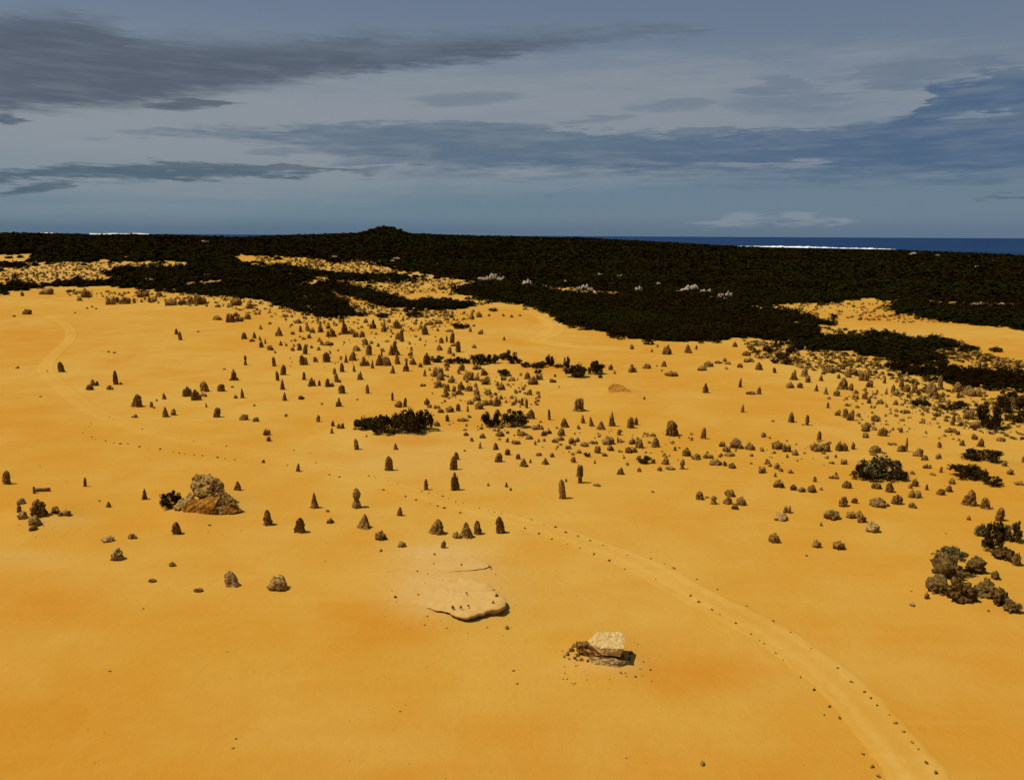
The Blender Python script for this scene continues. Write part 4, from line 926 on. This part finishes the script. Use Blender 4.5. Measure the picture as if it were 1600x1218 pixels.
for side, L in edge.items():
    L.sort(key=lambda q: (q[0], -q[1]))
    for i, (_, _, o) in enumerate(L): o['label'] = f'{nth(i+1)} small stone from the bottom along the {side} edge of the sandy track'
P, W, H, D = foot(1097, 1196, 9, 7); tag(obj('loose_stone', BMESH[3], None, P, (0, 0, 1), (W, D, H)), 'lone dark stone on bare sand at the bottom of the photo', 'stone')

# white outcrops in the heath
OUT = [(759, 439, 10, 8), (770, 438, 13, 15), (782, 439, 12, 10), (752, 438, 10, 6), (824, 447, 14, 15), (850, 451, 10, 7), (885, 443, 6, 6), (904, 455, 9, 9), (913, 453, 11, 13), (922, 456, 9, 9), (998, 457, 12, 14), (1028, 446, 8, 6), (1066, 458, 18, 10), (1082, 455, 20, 14), (1102, 460, 18, 12),
       (1126, 467, 9, 12), (1138, 467, 12, 17), (1132, 471, 9, 7), (1114, 469, 10, 7), (937, 432, 8, 6), (967, 434, 10, 6), (523, 404, 8, 6), (620, 406, 10, 5), (318, 380, 18, 4), (1424, 400, 14, 8), (1465, 402, 8, 6), (1525, 419, 6, 5), (1455, 475, 8, 7), (1492, 477, 8, 6),
       (1532, 479, 26, 7), (1560, 480, 18, 7), (1578, 480, 12, 6), (1210, 484, 10, 5), (240, 440, 14, 4), (190, 440, 12, 4), (330, 444, 20, 5), (725, 447, 10, 6)]
OLAND = 'heath'
for k, (x, y, w_, h_) in enumerate(OUT):
    P, W, H, D = foot(x, y, w_, h_, .6); r = random.Random(k)
    o = obj('limestone_outcrop', BMESHW[14+k % 6], None, P, (0, 0, r.choice((0, math.pi))+r.uniform(-.3, .3)), (W*1.15, D, H*.62+.6))
    tag(o, None, 'rock', 'pale outcrops showing through the heath')
for (lst, where) in (([o for o in range(len(OUT)) if OUT[o][1] < 425], 'far outcrops near the skyline'), ([o for o in range(len(OUT)) if OUT[o][1] >= 425], 'pale outcrops set in the dark heath')):
    lst = sorted(lst, key=lambda q: OUT[q][0]); obs = [o for o in C.objects if o.name.startswith('limestone_outcrop')]
    for i, q in enumerate(lst):
        w_ = ('leftmost' if i == 0 else 'rightmost' if i == len(lst)-1 else f'{ORD[i]} from left' if i < (len(lst)+1)//2 else f'{ORD[len(lst)-1-i]} from right')
        obs[q]['label'] = f'{w_} of the {where}'

# ------------------------------------------------------------------ small far rocks and stones too many to count
def scatter_px(poly, n, seed):
    r = np.random.default_rng(seed); P = np.array(poly); lo, hi = P.min(0), P.max(0); out = []
    while len(out) < n:
        q = lo+(hi-lo)*r.random((400, 2)); q = q[in_poly(q[:, 0], q[:, 1], poly)]
        out += [tuple(v) for v in q]
    return out[:n]
REG = [([(0, 408), (50, 410), (300, 411), (290, 419), (180, 420), (160, 437), (0, 441)], 150, 70, .6), ([(400, 401), (480, 403), (600, 412), (650, 425), (600, 430), (480, 423), (400, 415)], 130, 60, .6),
       ([(480, 438), (640, 438), (700, 434), (760, 446), (720, 456), (700, 458), (600, 462), (520, 448)], 180, 50, .6), ([(80, 452), (250, 460), (400, 472), (480, 495), (560, 500), (560, 515), (480, 508), (350, 482), (120, 466)], 150, 20, .8),
       ([(1160, 532), (1240, 532), (1400, 572), (1440, 600), (1300, 585), (1180, 560)], 110, 90, .85), ([(1400, 590), (1600, 625), (1600, 690), (1500, 670), (1400, 620)], 90, 60, .9), ([(1230, 505), (1400, 522), (1600, 565), (1600, 585), (1480, 562), (1300, 520)], 80, 110, .8),
       ([(590, 488), (750, 486), (740, 505), (600, 525)], 70, 14, .8), ([(660, 575), (830, 590), (850, 640), (690, 630)], 60, 3, 1.), ([(1300, 600), (1420, 620), (1500, 690), (1330, 670)], 50, 4, 1.), ([(700, 660), (1300, 690), (1300, 730), (900, 715)], 70, 2, .9),
       ([(520, 455), (580, 475), (640, 488), (580, 495), (540, 480)], 60, 30, .6), ([(1230, 474), (1400, 470), (1480, 505), (1400, 505), (1250, 492)], 30, 60, .7), ([(420, 500), (700, 510), (720, 560), (450, 580)], 50, 2, .9)]
RV, RT = [], []; no = 0
SMALL = [(np.array(fit(boulder(600+s, 2, 1.2)[0], -.2)), np.array(ICO[2][1])) for s in range(6)]
rp = [(x, y, w_, h_) for (x, y, w_, h_) in extra_rocks]
for k, (poly, nr_, ns_, s_) in enumerate(REG):
    r = random.Random(k)
    for (x, y) in scatter_px(poly, int(nr_*(2.2 if k > 6 else 1.5)), k):
        q_ = r.random()**1.8; rp.append((x, y, (2.2+6*q_)*s_, (1.8+6*q_*r.uniform(.6, 1.2))*s_))
for k, (x, y, w_, h_) in enumerate(rp):
    P, W, H, D = foot(x, y, w_, h_, .8); V, T = SMALL[k % 6]; a = k*1.7
    M = np.array([[math.cos(a), -math.sin(a), 0], [math.sin(a), math.cos(a), 0], [0, 0, 1]])
    RV.append((V*np.array([W, D, H]))@M.T + P); RT.append(T+no); no += len(V)
tag(obj('far_rocks', tri_mesh('far_rocks', np.concatenate(RV), np.concatenate(RT), ROCK)), 'countless small brown rocks strewn over the far sand', 'rocks', kind='stuff')

PV, PT = [], []; no = 0; r = random.Random(77)
PEB = (np.array(fit(boulder(650, 1, 1.2)[0], -.2)), np.array(ICO[1][1]))
for (x, y) in scatter_px([(0, 640), (1600, 640), (1600, 1230), (0, 1230)], 110, 5) + scatter_px([(880, 1000), (1010, 1000), (1020, 1070), (870, 1070)], 60, 6) + scatter_px([(600, 880), (800, 880), (810, 990), (600, 990)], 60, 7) + scatter_px([(20, 790), (130, 790), (130, 840), (20, 840)], 50, 8):
    P, _ = ground_at(x, y); sz = .035+.10*r.random()**3
    PV.append(PEB[0]*np.array([sz*1.5, sz, sz*.7])+P); PT.append(PEB[1]+no); no += len(PEB[0])
tag(obj('pebbles', tri_mesh('pebbles', np.concatenate(PV), np.concatenate(PT), PALE)), 'fine pebbles and grit strewn over the foreground sand', 'pebbles', kind='stuff')

# ------------------------------------------------------------------ heath: dense low scrub as one mass
def bush_cloud(P, W, H, ntri, lsz):
    n = len(P)*ntri
    c = np.repeat(P, ntri, 0); Wr = np.repeat(W, ntri)[:, None]; Hr = np.repeat(H, ntri)[:, None]
    d = rng.normal(size=(n, 3)); d[:, 2] = np.abs(d[:, 2]); d /= np.linalg.norm(d, axis=1)[:, None]
    q = .55+.5*rng.random((n, 1))
    pos = c + d*q*np.concatenate([Wr*.55, Wr*.55, Hr], 1)
    nm = d*.45+rng.normal(size=(n, 3))*.28+np.array([0, 0, .9]); nm /= np.linalg.norm(nm, axis=1)[:, None]
    a = np.cross(nm, rng.normal(size=(n, 3))); a /= np.linalg.norm(a, axis=1)[:, None]; b = np.cross(nm, a)
    s = Wr*lsz*(.6+.8*rng.random((n, 1)))
    V = np.stack([pos-a*s*.5-b*s*.4, pos+a*s*.6-b*s*.1, pos-a*s*.2+b*s*.6], 1).reshape(-1, 3)
    return V
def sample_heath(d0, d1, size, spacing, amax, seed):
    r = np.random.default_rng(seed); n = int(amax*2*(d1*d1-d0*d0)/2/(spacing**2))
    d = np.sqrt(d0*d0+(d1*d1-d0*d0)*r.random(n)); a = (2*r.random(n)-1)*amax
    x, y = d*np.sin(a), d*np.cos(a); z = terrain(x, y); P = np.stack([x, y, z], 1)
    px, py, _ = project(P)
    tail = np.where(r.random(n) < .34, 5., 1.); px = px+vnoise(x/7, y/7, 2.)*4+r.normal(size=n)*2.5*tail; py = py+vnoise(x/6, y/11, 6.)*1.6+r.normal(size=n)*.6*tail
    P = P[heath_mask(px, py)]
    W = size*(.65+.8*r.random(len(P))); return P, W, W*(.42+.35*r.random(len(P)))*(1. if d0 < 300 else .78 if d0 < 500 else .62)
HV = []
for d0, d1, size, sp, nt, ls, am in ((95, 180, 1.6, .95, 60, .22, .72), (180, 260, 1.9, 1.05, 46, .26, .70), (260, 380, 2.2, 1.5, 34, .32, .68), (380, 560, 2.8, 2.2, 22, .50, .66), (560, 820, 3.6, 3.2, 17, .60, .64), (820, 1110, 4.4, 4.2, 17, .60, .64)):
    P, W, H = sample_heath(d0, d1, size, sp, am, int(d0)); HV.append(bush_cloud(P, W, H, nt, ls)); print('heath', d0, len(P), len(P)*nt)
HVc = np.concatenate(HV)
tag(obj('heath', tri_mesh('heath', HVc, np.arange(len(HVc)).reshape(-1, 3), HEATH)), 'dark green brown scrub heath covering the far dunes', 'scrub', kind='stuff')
SP = []; SW = []
for k, (poly, nr_, ns_, s_) in enumerate(REG):
    r = random.Random(k+99)
    for (x, y) in scatter_px(poly, int(ns_*(7 if k < 3 else 6 if k in (4, 5, 6) else 3)), k+50):
        P, _ = ground_at(x, y); SP.append(P); SW.append(r.uniform(3., 9.)*m_per_px(P)*s_)
SP = np.array(SP); SW = np.array(SW)
V = bush_cloud(SP, SW, SW*.55, 60, .24)
tag(obj('sparse_scrub', tri_mesh('sparse_scrub', V, np.arange(len(V)).reshape(-1, 3), LEAF)), 'low dark scrub dotted over the sand between rocks', 'scrub', kind='stuff')

# trees on the skyline knob
for k, (x, y, w_, h_) in enumerate([(583, 363, 16, 5.5), (592, 360, 18, 6), (601, 359, 20, 6.5), (611, 359.5, 18, 6), (622, 362, 18, 5), (632, 365, 14, 4), (661, 366.5, 11, 5)]):
    a, _ = pix_azel(x, y); d = CREST-6; X_, Y_ = d*math.sin(a), d*math.cos(a); mp_ = d*1.02/FPX
    P = np.array([X_, Y_, float(terrain(X_, Y_))])
    e = bpy.data.objects.new('tree', None); C.objects.link(e); e.location = P; e.scale = (w_*mp_, w_*mp_*.8, h_*mp_*.6+1.2); e.rotation_euler = (0, 0, k)
    f, s = SMESH[k % 7]; obj('crown', f, e); obj('trunk', s, e)
    lab = ['leftmost', 'second from left', 'third from left, highest', 'fourth from left', 'fifth from left', 'sixth from left'][k] if k < 6 else ''
    tag(e, f'{lab} of the dark trees on the skyline knob' if k < 6 else 'lone dark tree on the skyline right of the knob', 'tree', 'trees on the skyline')
finish_labels()
